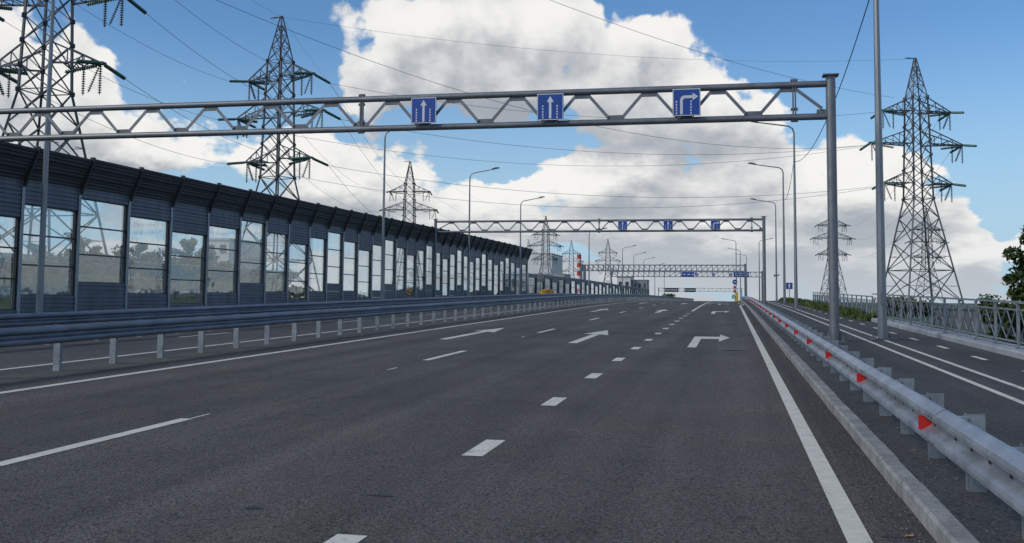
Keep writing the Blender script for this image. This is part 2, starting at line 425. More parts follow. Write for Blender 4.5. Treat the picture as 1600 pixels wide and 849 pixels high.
M['barrier_canopy'] = mat('barrier_canopy', (.058, .060, .066), .55, .1, .2, 1.5, .03, 25, coord='World')
M['barrier_post'] = mat('barrier_post', (.30, .335, .37), .5, .45, .14, 2.0, .05, 30, coord='World')
M['barrier_bar'] = mat('barrier_bar', (.05, .058, .07), .5, .2, .12)
M['pane'] = glass('acrylic_pane', (.90, .925, .93), .035)
M['pane_grey'] = glass('smoked_pane', (.70, .73, .74), .08)
M['sign_blue'] = mat('sign_blue', (.016, .070, .34), .5, 0, .07, 4)
M['sign_white'] = mat('sign_white', (.74, .76, .78), .4, 0, .05, 4)
M['sign_back'] = mat('sign_back', (.20, .21, .22), .5, .4, .1)
M['sign_red'] = mat('sign_red', (.55, .03, .03), .4, 0, .08, 4)
M['sign_green'] = mat('sign_green', (.02, .30, .16), .4, 0, .08, 4)
M['yellow'] = mat('yellow_plastic', (.66, .42, .03), .45, 0, .15, 3)
M['orange'] = mat('orange_plastic', (.62, .20, .02), .45, 0, .15, 3)
M['reflector'] = mat('red_reflector', (.62, .022, .022), .3, 0, .06, 5, 0, 40, .6)
M['black'] = mat('black_rubber', (.02, .02, .021), .6, 0, .1)
M['wire'] = mat('wire_aluminium', (.19, .20, .21), .5, .4, .05)
M['pylon'] = mat('pylon_steel', (.085, .098, .115), .55, .3, .3, .8, 0, 20, coord='World')
M['pylon_dark'] = mat('pylon_gusset', (.06, .066, .075), .6, .3, .2, .8, coord='World')
M['insulator'] = mat('glass_insulator', (.055, .16, .135), .22, 0, .15, 3)
M['insulator_grey'] = mat('grey_insulator', (.06, .085, .095), .3, 0, .15, 3)
M['grass'] = leafmat('grass', (.030, .055, .016), (.085, .12, .035), .35)
M['field'] = leafmat('field', (.045, .065, .025), (.10, .12, .05), .02)
M['leaf'] = leafmat('tree_leaf', (.022, .042, .014), (.085, .13, .04), .5)
M['leaf2'] = leafmat('shrub_leaf', (.035, .065, .015), (.12, .16, .04), 1.6)
M['bark'] = mat('bark', (.07, .055, .042), .9, 0, .3, 6, .6, 30)
M['white_wall'] = mat('white_render', (.72, .71, .68), .8, 0, .08, .2, coord='World')
M['grey_wall'] = mat('grey_cladding', (.34, .36, .37), .7, 0, .15, .15, coord='World')
M['red_roof'] = mat('red_roofing', (.24, .075, .06), .7, 0, .2, .3, coord='World')
M['dark_glass'] = mat('dark_window', (.035, .045, .055), .15, 0, .2, 1)
M['chimney_red'] = mat('chimney_red', (.55, .06, .045), .7, 0, .1, .2)
M['chimney_white'] = mat('chimney_white', (.75, .74, .72), .7, 0, .08, .2)
M['gravel'] = mat('gravel_stone', (.20, .19, .17), .9, 0, .4, 12)

# ------------------------------------------------------------------ the setting
def structure(o): o['kind'] = 'structure'; return o
GZ = -4.0
b = MB(); b.add([(-6000, -500, GZ), (6000, -500, GZ), (6000, 9000, GZ), (-6000, 9000, GZ)], [(0, 1, 2, 3)])
structure(b.build('ground', M['field']))
Y0, Y1 = -30.0, 620.0
b = MB(); b.strip(-11.4, 1.2, Y0, Y1, 0, 2.0); road = structure(b.build('road', M['asphalt']))
b = MB(); b.strip(-17.4, -11.4, Y0, Y1, -.003, 2.0); opp = structure(b.build('opposite_road', M['asphalt_opp']))
b = MB(); b.strip(-30, -17.4, Y0, Y1, -.02, 2.0); structure(b.build('verge', M['grass']))
b = MB(); b.strip(1.34, 5.6, Y0, Y1, .125, 2.0); path = structure(b.build('footpath', M['asphalt_path']))
b = MB(); b.strip(.93, 1.2, Y0, 120, .004, 2.0); structure(b.build('gutter', M['asphalt_gutter']))
b = MB()
for xa, za, xb in ((-30, -.02, -40), (6.2, .1, 16)):
    k = 60; vs = []
    for i in range(k+1):
        y = Y0+(Y1-Y0)*i/k; vs += [(xa, y, zr(y)+za), (xb, y, GZ-.05)]
    b.add(vs, [(2*i, 2*i+1, 2*i+3, 2*i+2) for i in range(k)])
b.strip(5.6, 6.2, 44.0, Y1, .115, 2.0)
structure(b.build('embankment', M['grass']))
# kerb
kerb = structure(empty('kerb', (1.2, 0, 0)))
kp = [(0, -.12), (0, .108), (.018, .128), (.14, .128), (.14, -.12)]
kb = MB(); kb.sweep([(x, z) for x, z in kp], .006, .994, lambda y: S0*y, 2); kme = kb.mesh('kerb_stone', M['concrete'])
for k in range(52):
    y = -4+k; inst('kerb_stone', kme, kerb, (1.2+random.uniform(-.006, .006), y, zr(y)+random.uniform(-.006, .004)))
b = MB(); b.sweep([(1.2+x, z) for x, z in kp], 48, 160, zr, 2); b.build('kerb_run', M['concrete'], kerb)
# plinth under the railing
plinth = structure(empty('plinth', (5.6, 0, 0)))
pb = MB(); pb.sweep([(0, -.3), (0, .23), (.03, .26), (.62, .27), (.62, -.9)], .004, 3.99, lambda y: S0*y, 4); pme = pb.mesh('plinth_block', M['plinth'])
for k in range(11):
    y = 0.0+4*k; inst('plinth_block', pme, plinth, (5.6, y, zr(y)))

# ---- painted markings, parts of the road they lie on
def line(name, x, y0, y1, wd, parent, dz=.004, xb=None, step=2.0):
    bb = MB(); bb.strip(x-wd/2, x+wd/2, y0, y1, dz, step, None, None if xb is None else xb-wd/2, None if xb is None else xb+wd/2)
    return bb.build(name, M['paint'], parent)
def shape(name, poly, parent, dz=.004):
    bb = MB(); bb.add([(x, y, zr(y)+dz) for x, y in poly[0]], poly[1]); return bb.build(name, M['paint'], parent)
line('edge_line', -9.87, Y0, 200, .17, road)
line('edge_line', .75, Y0, 84, .15, road, .006)
line('edge_line', .75, 84, 92, .15, road, .006, 1.15)
line('edge_line', 1.15, 92, 104, .15, road, .006, .7)
for k in range(14): line('short_dash', -2.27+random.uniform(-.01, .01), 5.08+3.95*k, 6.05+3.95*k, .195, road)
line('solid_line', -2.24, 62.5, 140, .16, road)
line('solid_line', -2.0, 92, 150, .16, road, .004, 1.4)
for k in range(9):
    y = 7.6+12.4*k
    line('long_dash', -6.02, y, y+3.1, .155, road)
bb = MB(); bb.strip(-6.0, -5.965, 10.72, 11.15, .004); bb.build('thin_dash', M['paint'], road)
for y in (17.6, 29.6): line('thin_dash', -6.0, y, y+.5, .05, road)
def up_arrow(x, y):
    p = [(x-.12, y), (x+.12, y), (x+.12, y+4.9), (x+.43, y+4.5), (x, y+8.0), (x-.43, y+5.1), (x-.12, y+5.15)]
    return shape('straight_arrow', (p, [(0, 1, 2, 6), (6, 2, 4), (2, 3, 4), (6, 4, 5)]), road)
def right_arrow(x, y):
    p = [(x-.1, y), (x+.12, y), (x+.12, y+4.3), (x+.64, y+4.3), (x+.64, y+2.9), (x+.93, y+5.1), (x+.64, y+7.2), (x+.64, y+5.6), (x-.1, y+5.6)]
    return shape('turn_arrow', (p, [(0, 1, 2, 8), (8, 2, 3, 7), (4, 5, 6)]), road)
for k, dy in enumerate((0, 31.5, 63)):
    up_arrow(-4.1, 27+dy); up_arrow(-7.85, 27.7+dy); right_arrow(-.96, 26.0+dy)
line('edge_line', -12.45, Y0, 200, .15, opp)
for k in range(12): line('long_dash', -15.2, 14.5+11.9*k, 17.5+11.9*k, .15, opp)
line('edge_line', 3.49, Y0, 150, .10, path, .130)
line('edge_line', 3.98, Y0, 150, .10, path, .130)
for k in range(24): line('path_dash', 4.86+random.uniform(-.02, .02), 6.6+3.72*k, 7.75+3.72*k, .12, path, .130)

# ------------------------------------------------------------------ sign gantries
def make_gantry():
    t = empty('sign_gantry', (2.6, 27.5, .50))
    def tube(name, a, c, r, n=14):
        bb = MB(); bb.tube([a, c], r, n); return bb.build(name, M['gantry'], t)
    y = 27.5; XL = -24.0; ZT, ZB = 7.2, 6.34
    for x in (2.6, XL):
        bb = MB(); bb.tube([(x, y, .42), (x, y, 7.40)], .125, 16); p = bb.build('post', M['gantry'], t)
        bb = MB(); bb.box((x, y, 7.415), (.40, .40, .03)); bb.build('cap_plate', M['gantry_dark'], p)
        bb = MB(); bb.box((x, y, .52), (.5, .5, .03))
        for sx in (-1, 1):
            for sy in (-1, 1): bb.tube([(x+sx*.19, y+sy*.19, .5), (x+sx*.19, y+sy*.19, .62)], .02, 6)
            bb.prism([(x+sx*.12, y-.008, .535), (x+sx*.24, y-.008, .535), (x+sx*.12, y-.008, .85)], (0, .016, 0))
        bb.build('base_plate', M['gantry_dark'], p)
    cuts = [2.49, 1.68, -10.3, XL+.11]
    for a, c in zip(cuts, cuts[1:]):
        tube('top_chord', (a, y, ZT), (c, y, ZT), .088); tube('bottom_chord', (a, y, ZB), (c, y, ZB), .088)
    for x in cuts[1:-1]:
        bb = MB(); bb.box((x-.03, y, 6.8), (.035, .10, 1.08)); bb.box((x+.03, y, 6.8), (.035, .10, 1.08))
        for z in (6.25, 6.55, 7.05, 7.32): bb.tube([(x-.09, y, z), (x+.09, y, z)], .04, 8)
        bb.build('flange', M['gantry_dark'], t)
    top = [1.54-1.82*k for k in range(7)] + [-11.22-1.9*k for k in range(7)]
    def gusset(x, z, sgn, wd=.5):
        bb = MB(); bb.prism([(x-wd*.5, y-.012, z), (x+wd*.5, y-.012, z), (x+wd*.42, y-.012, z+sgn*.13), (x-wd*.42, y-.012, z+sgn*.13)], (0, .024, 0))
        bb.build('gusset_plate', M['gantry_dark'], t)
    def brace(a, c):
        bb = MB(); bb.bar(a, c, .012, .085, (0, 1, 0))
        av, cv = Vector(a), Vector(c); dd = (cv-av).normalized(); nn = Vector((-dd.z, 0, dd.x))*.042
        bb.bar(av+nn, cv+nn, .085, .012, (dd.z, 0, -dd.x)) if False else bb.bar(av-Vector((0, .04, 0)), cv-Vector((0, .04, 0)), .085, .012, (0, 1, 0))
        bb.build('brace', M['gantry'], t)
    for i, x in enumerate(top): gusset(x, ZT-.19, 1)
    bot = []
    for a, c in zip(top, top[1:]):
        mx = (a+c)/2; bot.append(mx); gusset(mx, ZB+.06, 1)
        brace((a-.2, y, ZT-.14), (mx+.2, y, ZB+.13)); brace((mx-.2, y, ZB+.13), (c+.2, y, ZT-.14))
    brace((top[0]+.2, y, ZT-.14), (2.38, y, ZB+.2)); gusset(2.36, ZB+.06, 1, .26)
    brace((top[-1]-.2, y, ZT-.14), (XL+.2, y, ZB+.2))
    return t
g1 = make_gantry()
tag(g1, 'large grey tubular truss gantry nearest the viewer spanning the road', 'gantry', 'lane sign gantries')
g2 = copy_tree(g1); g2.location = (2.6, 82.0, .50+.68)
tag(g2, 'second grey truss gantry further away with left post before the barrier', 'gantry', 'lane sign gantries')

def box_gantry(y, x0, x1, ztop, dep, panel, label, split=None, post=.35):
    zb = zr(y); t = empty('sign_gantry', (x1, y, zb)); 
    for x in (x0, x1):
        bb = MB(); bb.box((x, y, (zb-1+ztop+.25)/2), (post, post, ztop+.25-zb+1)); bb.build('post', M['gantry'], t)
    for nm, z in (('top_chord', ztop), ('bottom_chord', ztop-dep)):
        bb = MB(); bb.box(((x0+x1)/2, y, z), (x1-x0-post, .16, .16)); bb.box(((x0+x1)/2, y+.8, z), (x1-x0-post, .16, .16)); bb.build(nm, M['gantry'], t)
    n = int((x1-x0)/panel); xs = [x0+post/2+(x1-x0-post)*i/n for i in range(n+1)]
    for i in range(n):
        for dy in (0, .8):
            bb = MB(); bb.box((xs[i]+.06, y+dy, ztop-dep/2), (.10, .10, dep-.16)); 
            flip = (i % 2) if split is None else (xs[i] < split)
            a, c = (ztop-.08, ztop-dep+.08) if flip else (ztop-dep+.08, ztop-.08)
            bb.bar((xs[i], y+dy, a), (xs[i+1], y+dy, c), .08); bb.build('web_member', M['gantry'], t)
    return tag(t, label, 'gantry', 'sign gantries beyond the crest')
def zpx(px_above, y): return 1.535+px_above*y/1600
box_gantry(200, -28.6, 2.8, zpx(54, 200), 1.12, 1.0, 'lattice girder gantry beyond the crest with no signs on it', -14.0)
box_gantry(250, -28.4, 7.4, zpx(43.5, 250), 1.15, 1.25, 'lattice girder gantry carrying wide blue direction signs', -14.5)
box_gantry(560, -38, 6, zpx(18.5, 560), 1.7, 2.2, 'farthest pale girder gantry low over the crest with dark boards')

# ---- lane signs
def lane_sign(loc, kind, label, group, s=.735):
    x, y, z = loc; t = empty('lane_sign', (x, y, z)); h = s/2
    bb = MB(); bb.box((x, y, z), (s, .022, s)); bb.build('panel', M['sign_back'], t)
    bb = MB(); bb.box((x, y-.0135, z), (s*.985, .004, s*.985)); bb.build('border', M['sign_white'], t)
    bb = MB(); bb.box((x, y-.0165, z), (s*.93, .004, s*.93)); bb.build('field', M['sign_blue'], t)
    yy = y-.0205
    def pl(name, pts): 
        b2 = MB(); b2.prism([(x+(u-.5)*s, yy, z+(v-.5)*s) for u, v in pts], (0, .003, 0)); return b2.build(name, M['sign_white'], t)
    if kind == 'up':
        pl('arrow', [(.455, .06), (.545, .06), (.545, .68), (.63, .68), (.5, .90), (.37, .68), (.455, .68)])
        cols = (.22, .76)
    else:
        pl('arrow', [(.27, .06), (.365, .06), (.365, .56), (.39, .62), (.44, .645), (.72, .645), (.72, .56), (.92, .70), (.72, .84), (.72, .75), (.40, .745), (.31, .69), (.27, .60)])
        cols = (.14, .66)
    for c in cols:
        for k in range(5):
            v = .07+.105*k; pl('lane_mark', [(c-.024, v), (c+.024, v), (c+.024, v+.065), (c-.024, v+.065)])
    bb = MB()
    for dx in (-.18, .18): bb.box((x+dx, y+.095, z), (.04, .16, .05)); bb.box((x+dx, y+.02, z), (.04, .02, s*1.12))
    bb.build('bracket', M['gantry_dark'], t)
    return tag(t, label, 'road sign', group)
for gy, dz, nm, grp_ in ((27.5, 0, 'near gantry', 'blue lane signs on the near gantry'), (82.0, .68, 'second gantry', 'blue lane signs on the second gantry')):
    lane_sign((-8.39, gy-.19, 6.79+dz), 'up', 'leftmost blue straight ahead arrow sign on the '+nm, grp_)
    lane_sign((-4.78, gy-.19, 6.78+dz), 'up', 'middle blue straight ahead arrow sign on the '+nm, grp_)
    lane_sign((-1.10, gy-.19, 6.79+dz), 'right', 'blue right turn arrow sign on the '+nm, grp_)

def board(name, x0, x1, z0, z1, y, m_, label, rows=3, icon=None, group=None):
    t = empty(name, ((x0+x1)/2, y, z0))
    bb = MB(); bb.box(((x0+x1)/2, y, (z0+z1)/2), (x1-x0, .06, z1-z0)); bb.build('panel', m_, t)
    n = 0
    for r in range(rows):
        z = z1-(r+.7)*(z1-z0)/(rows+.4); x = x0+.3
        while x < x1-.5:
            wd = random.uniform(.35, .9); bb = MB(); bb.box((min(x+wd/2, x1-.3), y-.035, z), (wd*.8, .006, (z1-z0)/(rows+1)*.42)); bb.build('text_stroke', M['sign_white'], t); x += wd+.18
    return tag(t, label, 'road sign', group)
yg = 249.7
def xat(px, y): return (px-1141)/1600*y*1.0
board('direction_sign', xat(1067.5, yg), xat(1087, yg), zpx(36.3, yg), zpx(42.8, yg), yg, M['sign_blue'], 'wide blue direction sign in the middle of the far gantry', 1)
board('direction_sign', xat(1146, yg), xat(1169, yg), zpx(36.3, yg), zpx(42.8, yg), yg, M['sign_blue'], 'wide blue direction sign at the right end of the far gantry', 2)
def round_sign(px, y, zc, r, m_, label, group=None):
    x = xat(px, y); t = empty('round_sign', (x, y, zc))
    bb = MB(); bb.tube([(x, y-.02, zc), (x, y+.03, zc)], r, 20); bb.build('disc', M['sign_white'], t)
    bb = MB(); bb.tube([(x, y-.026, zc), (x, y-.020, zc)], r*.92, 20); bb.build('field', m_, t)
    bb = MB(); bb.prism([(x-r*.12, y-.034, zc-r*.6), (x+r*.12, y-.034, zc-r*.6), (x+r*.12, y-.034, zc+r*.1), (x+r*.4, y-.034, zc+r*.1), (x, y-.034, zc+r*.6), (x-r*.4, y-.034, zc+r*.1), (x-r*.12, y-.034, zc+r*.1)], (0, .006, 0)); bb.build('arrow', M['sign_white'], t)
    return tag(t, label, 'road sign', group)
for px, nm in ((1090.5, 'just right of the middle direction sign'), (1116, 'hanging alone between the direction signs'), (1142, 'left of the right hand direction sign')):
    round_sign(px, yg, zpx(39.5, yg), .42, M['sign_blue'], 'small round blue sign on the far gantry '+nm, 'round signs on the far gantry')
for x0, x1, nm in ((1042, 1063, 'left'), (1072, 1089, 'right')):
    board('message_board', xat(x0, 559.5), xat(x1, 559.5), zpx(12.4, 559.5), zpx(18.8, 559.5), 559.5, M['dark_glass'], nm+' of two dark message boards on the farthest gantry', 1)

# ------------------------------------------------------------------ guardrails
BP = [(0, .31), (.018, .308), (.078, .268), (.083, .24), (.078, .212), (.006, .172), (.006, .138), (.078, .098), (.083, .07), (.078, .042), (.018, .002), (0, 0)]
def beam_profile(x, z0, d):
    out = [(x+d*a, z0+c) for a, c in BP]; inn = [(x+d*(a-.007), z0+c) for a, c in BP[::-1]]
    return out+inn
def guardrail(name, x, d, z0, y0, y1, dpost, gz, steel, label, reflect=None, both=False, ystart=None, post_w=.12, seg=4.0):
    t = empty(name, (x, y0, zr(y0)))
    y = y0; i = 0
    while y < y1:
        ye = min(y+seg, y1)
        for side in ((0, 1) if both else (0,)):
            xx, dd = (x, d) if side == 0 else (x-d*.30, -d)
            bb = MB(); lap = .0035*(i % 2)
            bb.sweep(beam_profile(xx+dd*lap, z0+lap, dd), y-.12, ye+.12, zr, 4); be = bb.build('beam', steel, t)
            if y < 34 and side == 0:
                bo = MB()
                for dz in (.062, .248):
                    for q in (-.06, .06): bo.tube([(xx+dd*.078, ye+q, zr(ye)+z0+dz), (xx+dd*.093, ye+q, zr(ye)+z0+dz)], .011, 6)
                bo.build('bolt', M['gantry_dark'], be)
                if y < 20 and d < 0:
                    sl_ = MB()
                    for q in np.arange(y+.25, ye, .47): sl_.box((xx+dd*.0075, q, zr(q)+z0+.155), (.006, .05, .022))
                    sl_.build('bolt_slots', M['black'], be)
        y = ye; i += 1
    pm = MB(); wv = post_w
    zt = z0+.305
    zlo = gz-.25
    xb = -d*.10        # post stands behind the beam
    pm.box((xb-d*.06, .0, (zlo+zt)/2), (.12, .006, zt-zlo))                       # web
    pm.box((xb, .03, (zlo+zt)/2), (.006, .066, zt-zlo)); pm.box((xb-d*.12, .03, (zlo+zt)/2), (.006, .066, zt-zlo))
    pme_ = pm.mesh('post', M['galv_dull'])
    km = MB(); km.box((-d*.048, -.04, z0+.16), (.085, .11, .26)); km.box((xb-d*.03, -.075, z0+.19), (.15, .006, .22)); kme_ = km.mesh('bracket', M['galv_dull'])
    rm = MB()
    rm.prism([(d*.008, 0, z0+.155-.034), (d*.008, 0, z0+.155+.034), (d*.050, 0, z0+.155+.056), (d*.104, 0, z0+.155+.052), (d*.104, 0, z0+.155-.052), (d*.050, 0, z0+.155-.056)], (0, .014, 0)); rme = rm.mesh('reflector', M['reflector'])
    y = ystart if ystart is not None else y0+.3
    while y < y1:
        p = inst('post', pme_, t, (x, y, zr(y)))
        if y < 60: inst('bracket', kme_, p, (x, y, zr(y)))
        y += dpost
    if reflect:
        y = reflect[0]
        while y < min(y1, reflect[2]):
            inst('reflector', rme, t, (x, y, zr(y))); y += reflect[1]
    return tag(t, label, 'guardrail', 'steel guardrails along the carriageways')
guardrail('guardrail', 1.50, -1, .35, -4, 150, 1.41, .125, M['galv'], 'bright galvanised guardrail with red reflectors beside the kerb', (8.38, 3.9, 90), False, 6.3-1.41*6)
guardrail('guardrail', -11.27, 1, .49, 4, 330, 1.65, 0, M['galv_dark'], 'dark blue grey median guardrail nearest the main carriageway', None, False, 4.2+.1)
guardrail('guardrail', -16.2, 1, .49, 12, 300, 2.0, 0, M['galv_dark'], 'dark guardrail on the far side below the noise barrier', None, False)

# ------------------------------------------------------------------ noise barriers
def panel_mesh(h, ribs, name, m_, th=.12):
    """unit-length (y) ribbed absorbing cassette, front face towards +x"""
    bb = MB(); prof = []
    n = ribs
    for i in range(n):
        z0 = h*i/n; dz = h/n
        prof += [(th, z0+.012), (th+.022, z0+dz*.2), (th+.022, z0+dz*.72), (th, z0+dz*.86)]
    prof += [(th, h-.004), (0, h-.004), (0, .004), (th, .004)]
    bb.sweep(prof, 0, 1, lambda y: 0, 2)
    return bb.mesh(name, m_)
def h_post(h, name, wd=.15, dp=.24):
    bb = MB()
    bb.box((dp/2-.008, 0, h/2), (.016, wd, h)); bb.box((-dp/2+.008, 0, h/2), (.016, wd, h)); bb.box((0, 0, h/2), (dp-.032, .014, h))
    return bb.mesh(name, M['barrier_post'])
MOD = .47
def pane_meshes(ph):
    a = MB(); a.box((0, .5, ph/2), (.016, 1, ph-.05)); return a.mesh('pane', M['pane'])
def noise_barrier(label, X, ys, pattern, npan, ph, nmod, mod, canopy, base=.12, ytall=1e9):
    t = empty('noise_barrier', (X, ys[0], zr(ys[0])))
    H = base+nmod*mod+npan*ph
    pme = panel_mesh(mod, 3, 'panel', M['barrier_panel']); gme = pane_meshes(ph); hme = h_post(H+.03, 'post')
    cb_ = MB(); cb_.box((.02, .5, base/2-.15), (.30, 1, base+.3)); cme = cb_.mesh('base_beam', M['concrete'])
    fm = MB()
    for k in range(npan+1): fm.box((.02, .5, k*ph), (.07, 1, .055))
    for yy in (.012, .988): fm.box((.02, yy, npan*ph/2), (.07, .024, npan*ph-.055))
    fme = fm.mesh('window', M['barrier_bar'])
    if canopy:
        cm = MB(); prof = []
        n = 9; ax, az = .10, -.07; bx, bz = .64, 1.02
        dx, dz = bx-ax, bz-az; L = math.hypot(dx, dz); nx, nz = dz/L, -dx/L     # normal to the road side, downwards
        for i in range(n):
            u0, u1, u2, u3 = (i+.05)/n, (i+.25)/n, (i+.72)/n, (i+.92)/n
            gap = .05 if i % 3 == 2 else .02
            for u, o in ((u0, 0), (u1, .025), (u2, .025), (u3, -gap+.02)): prof.append((ax+dx*u+nx*o, az+dz*u+nz*o))
        prof += [(bx, bz), (bx-nx*.10, bz-nz*.10), (ax-nx*.10, az-nz*.10)]
        cm.sweep(prof, .0, 1, lambda y: 0, 2); cnme = cm.mesh('canopy_panel', M['barrier_canopy'])
        am = MB(); am.bar((ax+nx*.02, 0, az-.25), (bx+nx*.02, 0, bz+.03), .10, .15, (nx, 0, nz)); am.box((bx-.04, 0, bz+.04), (.14, .16, .07)); ame = am.mesh('canopy_arm', M['barrier_canopy'])
    for i, y in enumerate(ys):
        zb = zr(ys[min(i, len(ys)-2)]+.5)
        p = inst('post', hme, t, (X, y, zb))
        if canopy: inst('canopy_arm', ame, t, (X, y, zb+H))
        if i == len(ys)-1: break
        L = ys[i+1]-y; ym = (y+ys[i+1])/2
        zb = zr(y+.5); yy = y+.010; l2 = L-.02
        lo = pattern[i % len(pattern)]
        inst('base_beam', cme, t, (X, yy, zb), 0, (1, l2, 1))
        for k in range(nmod):
            zz = zb+base+k*mod + (0 if k < lo else npan*ph)
            inst('panel', pme, t, (X-.05, yy, zz), 0, (1, l2, 1))
        wz = zb+base+lo*mod
        wi = inst('window', fme, t, (X-.05, yy, wz), 0, (1, l2, 1))
        for k in range(npan):
            o = bpy.data.objects.new('pane', gme); COL.objects.link(o); o.parent = wi; o.location = (.02, 0, k*ph)
        if canopy: inst('canopy_panel', cnme, t, (X, yy+.05, zb+H), 0, (1, l2-.1, 1))
    return tag(t, label, 'noise barrier', 'noise barriers beside the road')
YS = [18.8, 22.0, 25.3, 28.6, 31.87, 35.12, 38.47, 41.8, 45.14, 48.46, 51.46, 54.4, 57.31, 60.12, 62.85, 65.55, 68.35, 71.0, 73.62, 76.19, 78.76, 81.4, 83.9, 86.4, 88.82, 91.26, 93.69, 95.94, 98.3, 100.85, 103.54, 106.39, 109.3, 112.07, 114.94, 118.02, 121.4, 124.9]
noise_barrier('tall dark noise barrier with overhanging louvred top and clear windows', -24.7, YS, [2, 3, 2, 1][0:4], 3, 1.085, 4, MOD, True)
YL = [98.9+4.65*k for k in range(34)]
noise_barrier('low distant noise barrier without a canopy beyond the tall one', -19.5, YL, [2, 1], 2, .80, 3, .36, False, .1)

# ------------------------------------------------------------------ lamp posts
def lamp(x, y, h, side, label, group, arm=2.3, z=None, r0=.115, head=True, far=False):
    z = zr(y)+.125 if z is None else z
    t = empty('street_lamp', (x, y, z)); n = 8
    bb = MB(); bb.tube([(x, y, z), (x, y, z+h*.5), (x, y, z+h)], [r0, r0*.74, r0*.5], n, smooth=False); bb.build('pole', M['pole'], t)
    if not far:
        bb = MB(); bb.box((x, y, z+.02), (.56, .56, .04))
        for sx in (-1, 1):
            for sy in (-1, 1): bb.tube([(x+sx*.21, y+sy*.21, z+.04), (x+sx*.21, y+sy*.21, z+.12)], .022, 6)
        bb.build('base_plate', M['gantry_dark'], t)
        bb = MB(); bb.box((x, y-r0*.93, z+1.1), (.10, .03, .32)); bb.build('service_door', M['pole'], t)
    pts = [(x, y, z+h-.05), (x+side*.08, y, z+h+.25), (x+side*.35, y, z+h+.42), (x+side*arm, y, z+h+.72)]
    bb = MB(); bb.tube(pts, [r0*.48, r0*.42, r0*.4, r0*.34], 8); bb.build('arm', M['pole'], t)
    xe = x+side*arm; ze = z+h+.73
    bb = MB(); bb.prism([(xe-side*.05, y-.13, ze-.05), (xe+side*.62, y-.10, ze+.10), (xe+side*.62, y-.10, ze+.16), (xe+side*.3, y-.12, ze+.17), (xe-side*.05, y-.13, ze+.06)], (0, .25, 0)); bb.build('lamp_head', M['lamp_head'], t)
    return tag(t, label, 'street lamp', group)
GR = 'street lamps along the footpath side'; GL = 'street lamps before the noise barrier'
lamp(3.96, 28.9, 11.6, -1, 'tall faceted lamp pole on a base plate between footpath lines', GR, 2.3, None, .125)
lamp(4.05, 67.0, 11.2, -1, 'second lamp pole right of the guardrail, arm passing behind the near gantry', GR)
lamp(4.5, 90.0, 11.2, -1, 'third lamp pole in the row along the footpath', GR)
lamp(5.3, 124.0, 11.2, -1, 'fourth lamp pole along the footpath just right of the second gantry post', GR)
lamp(5.5, 203, 11.2, 1, 'far lamp post whose arm points right, beside the second gantry post', GR, 2.0, None, .13, far=True)
lamp(1.15, 203, 11.2, -1, 'far lamp post rising from behind the round blue sign', GR, 2.2, None, .13, far=True)
lamp(2.3, 240, 11.2, -1, 'far lamp post second right of the round blue sign', GR, 2.2, None, .14, far=True)
lamp(4.1, 268, 11.2, -1, 'far lamp post right of the unsigned gantry post', GR, 2.2, None, .14, far=True)
lamp(-22.5, 30.2, 11.2, 1, 'nearest lamp post before the noise barrier at the left edge', GL, 2.3, zr(30)+.0)
for i, (x, y, h) in enumerate(((-22.2, 63.7, 11.2), (-22.9, 89.0, 11.2), (-22.9, 112.0, 10.7))):
    lamp(x, y, h, 1, ['lamp post before the tall noise barrier left of the second gantry', 'lamp post before the tall noise barrier seen through the second gantry', 'lamp post near the end of the tall noise barrier'][i], GL, 2.1, zr(y))
for i, (x, y, h) in enumerate(((-18.7, 138, 8.9), (-18.7, 182, 8.9), (-18.7, 204, 8.7), (-18.7, 228, 8.7), (-18.7, 262, 8.6), (-18.7, 300, 8.6))):
    lamp(x, y, h, 1, ['nearest', 'second', 'third', 'fourth', 'fifth', 'farthest'][i]+' of the small lamp posts before the low noise barrier', GL, 1.9, zr(y), .11, far=True)
# cable between the first two right-hand poles
def cable(name, a, c, sag, r, label, group, m_='wire', n=24, k=5):
    a, c = Vector(a), Vector(c); pts = []
    for i in range(n+1):
        t = i/n; p = a.lerp(c, t); p.z -= sag*4*t*(1-t); pts.append(p)
    bb = MB(); bb.tube(pts, r, k, False); o = bb.build(name, M[m_], None, a)
    return tag(o, label, 'cable', group)
cable('lamp_cable', (3.85, 28.9, 10.0), (4.0, 67.0, 10.4), 1.3, .016, 'black cable strung between the two nearest footpath lamp poles', 'cables between lamp poles', 'black')
cable('lamp_cable', (4.0, 67.0, 10.3), (4.45, 90.0, 10.3), .9, .016, 'black cable strung between the second and third footpath lamp poles', 'cables between lamp poles', 'black')

# ------------------------------------------------------------------ pedestrian railing
rl = empty('pedestrian_railing', (5.85, 8, zr(8)))
def fz(y): return zr(y)+(.27 if y < 44 else .16)
RP = 1.86; ry0 = 23.12-RP*8; npn = 37
zt_, zm_, zb_ = .94, .80, .13
pm = MB(); pm.box((0, 0, .47), (.05, .075, .94)); pm.box((0, 0, .01), (.13, .13, .02)); rpost = pm.mesh('post', M['galv_dull'])
for i in range(npn+1): inst('post', rpost, rl, (5.85, ry0+RP*i, fz(ry0+RP*i)))
def barpoly(pts, nm):
    bb = MB(); bb.tube(pts, .0135, 5); return bb.mesh(nm, M['galv_dull'])
sl = S0*RP
def rp(u, z, dx=0): return (dx, u*RP, z+S0*u*RP)
bars = [barpoly([rp(.07, zm_, -.012), rp(.27, .46, -.012), rp(.52, zb_, -.012)], 'baluster'),
        barpoly([rp(.48, zm_, -.012), rp(.72, .46, -.012), rp(.95, zb_, -.012)], 'baluster'),
        barpoly([rp(.50, zm_, .012), rp(.26, .40, .012), rp(.06, zb_, .012)], 'baluster'),
        barpoly([rp(.93, zm_, .012), rp(.73, .40, .012), rp(.50, zb_, .012)], 'baluster')]
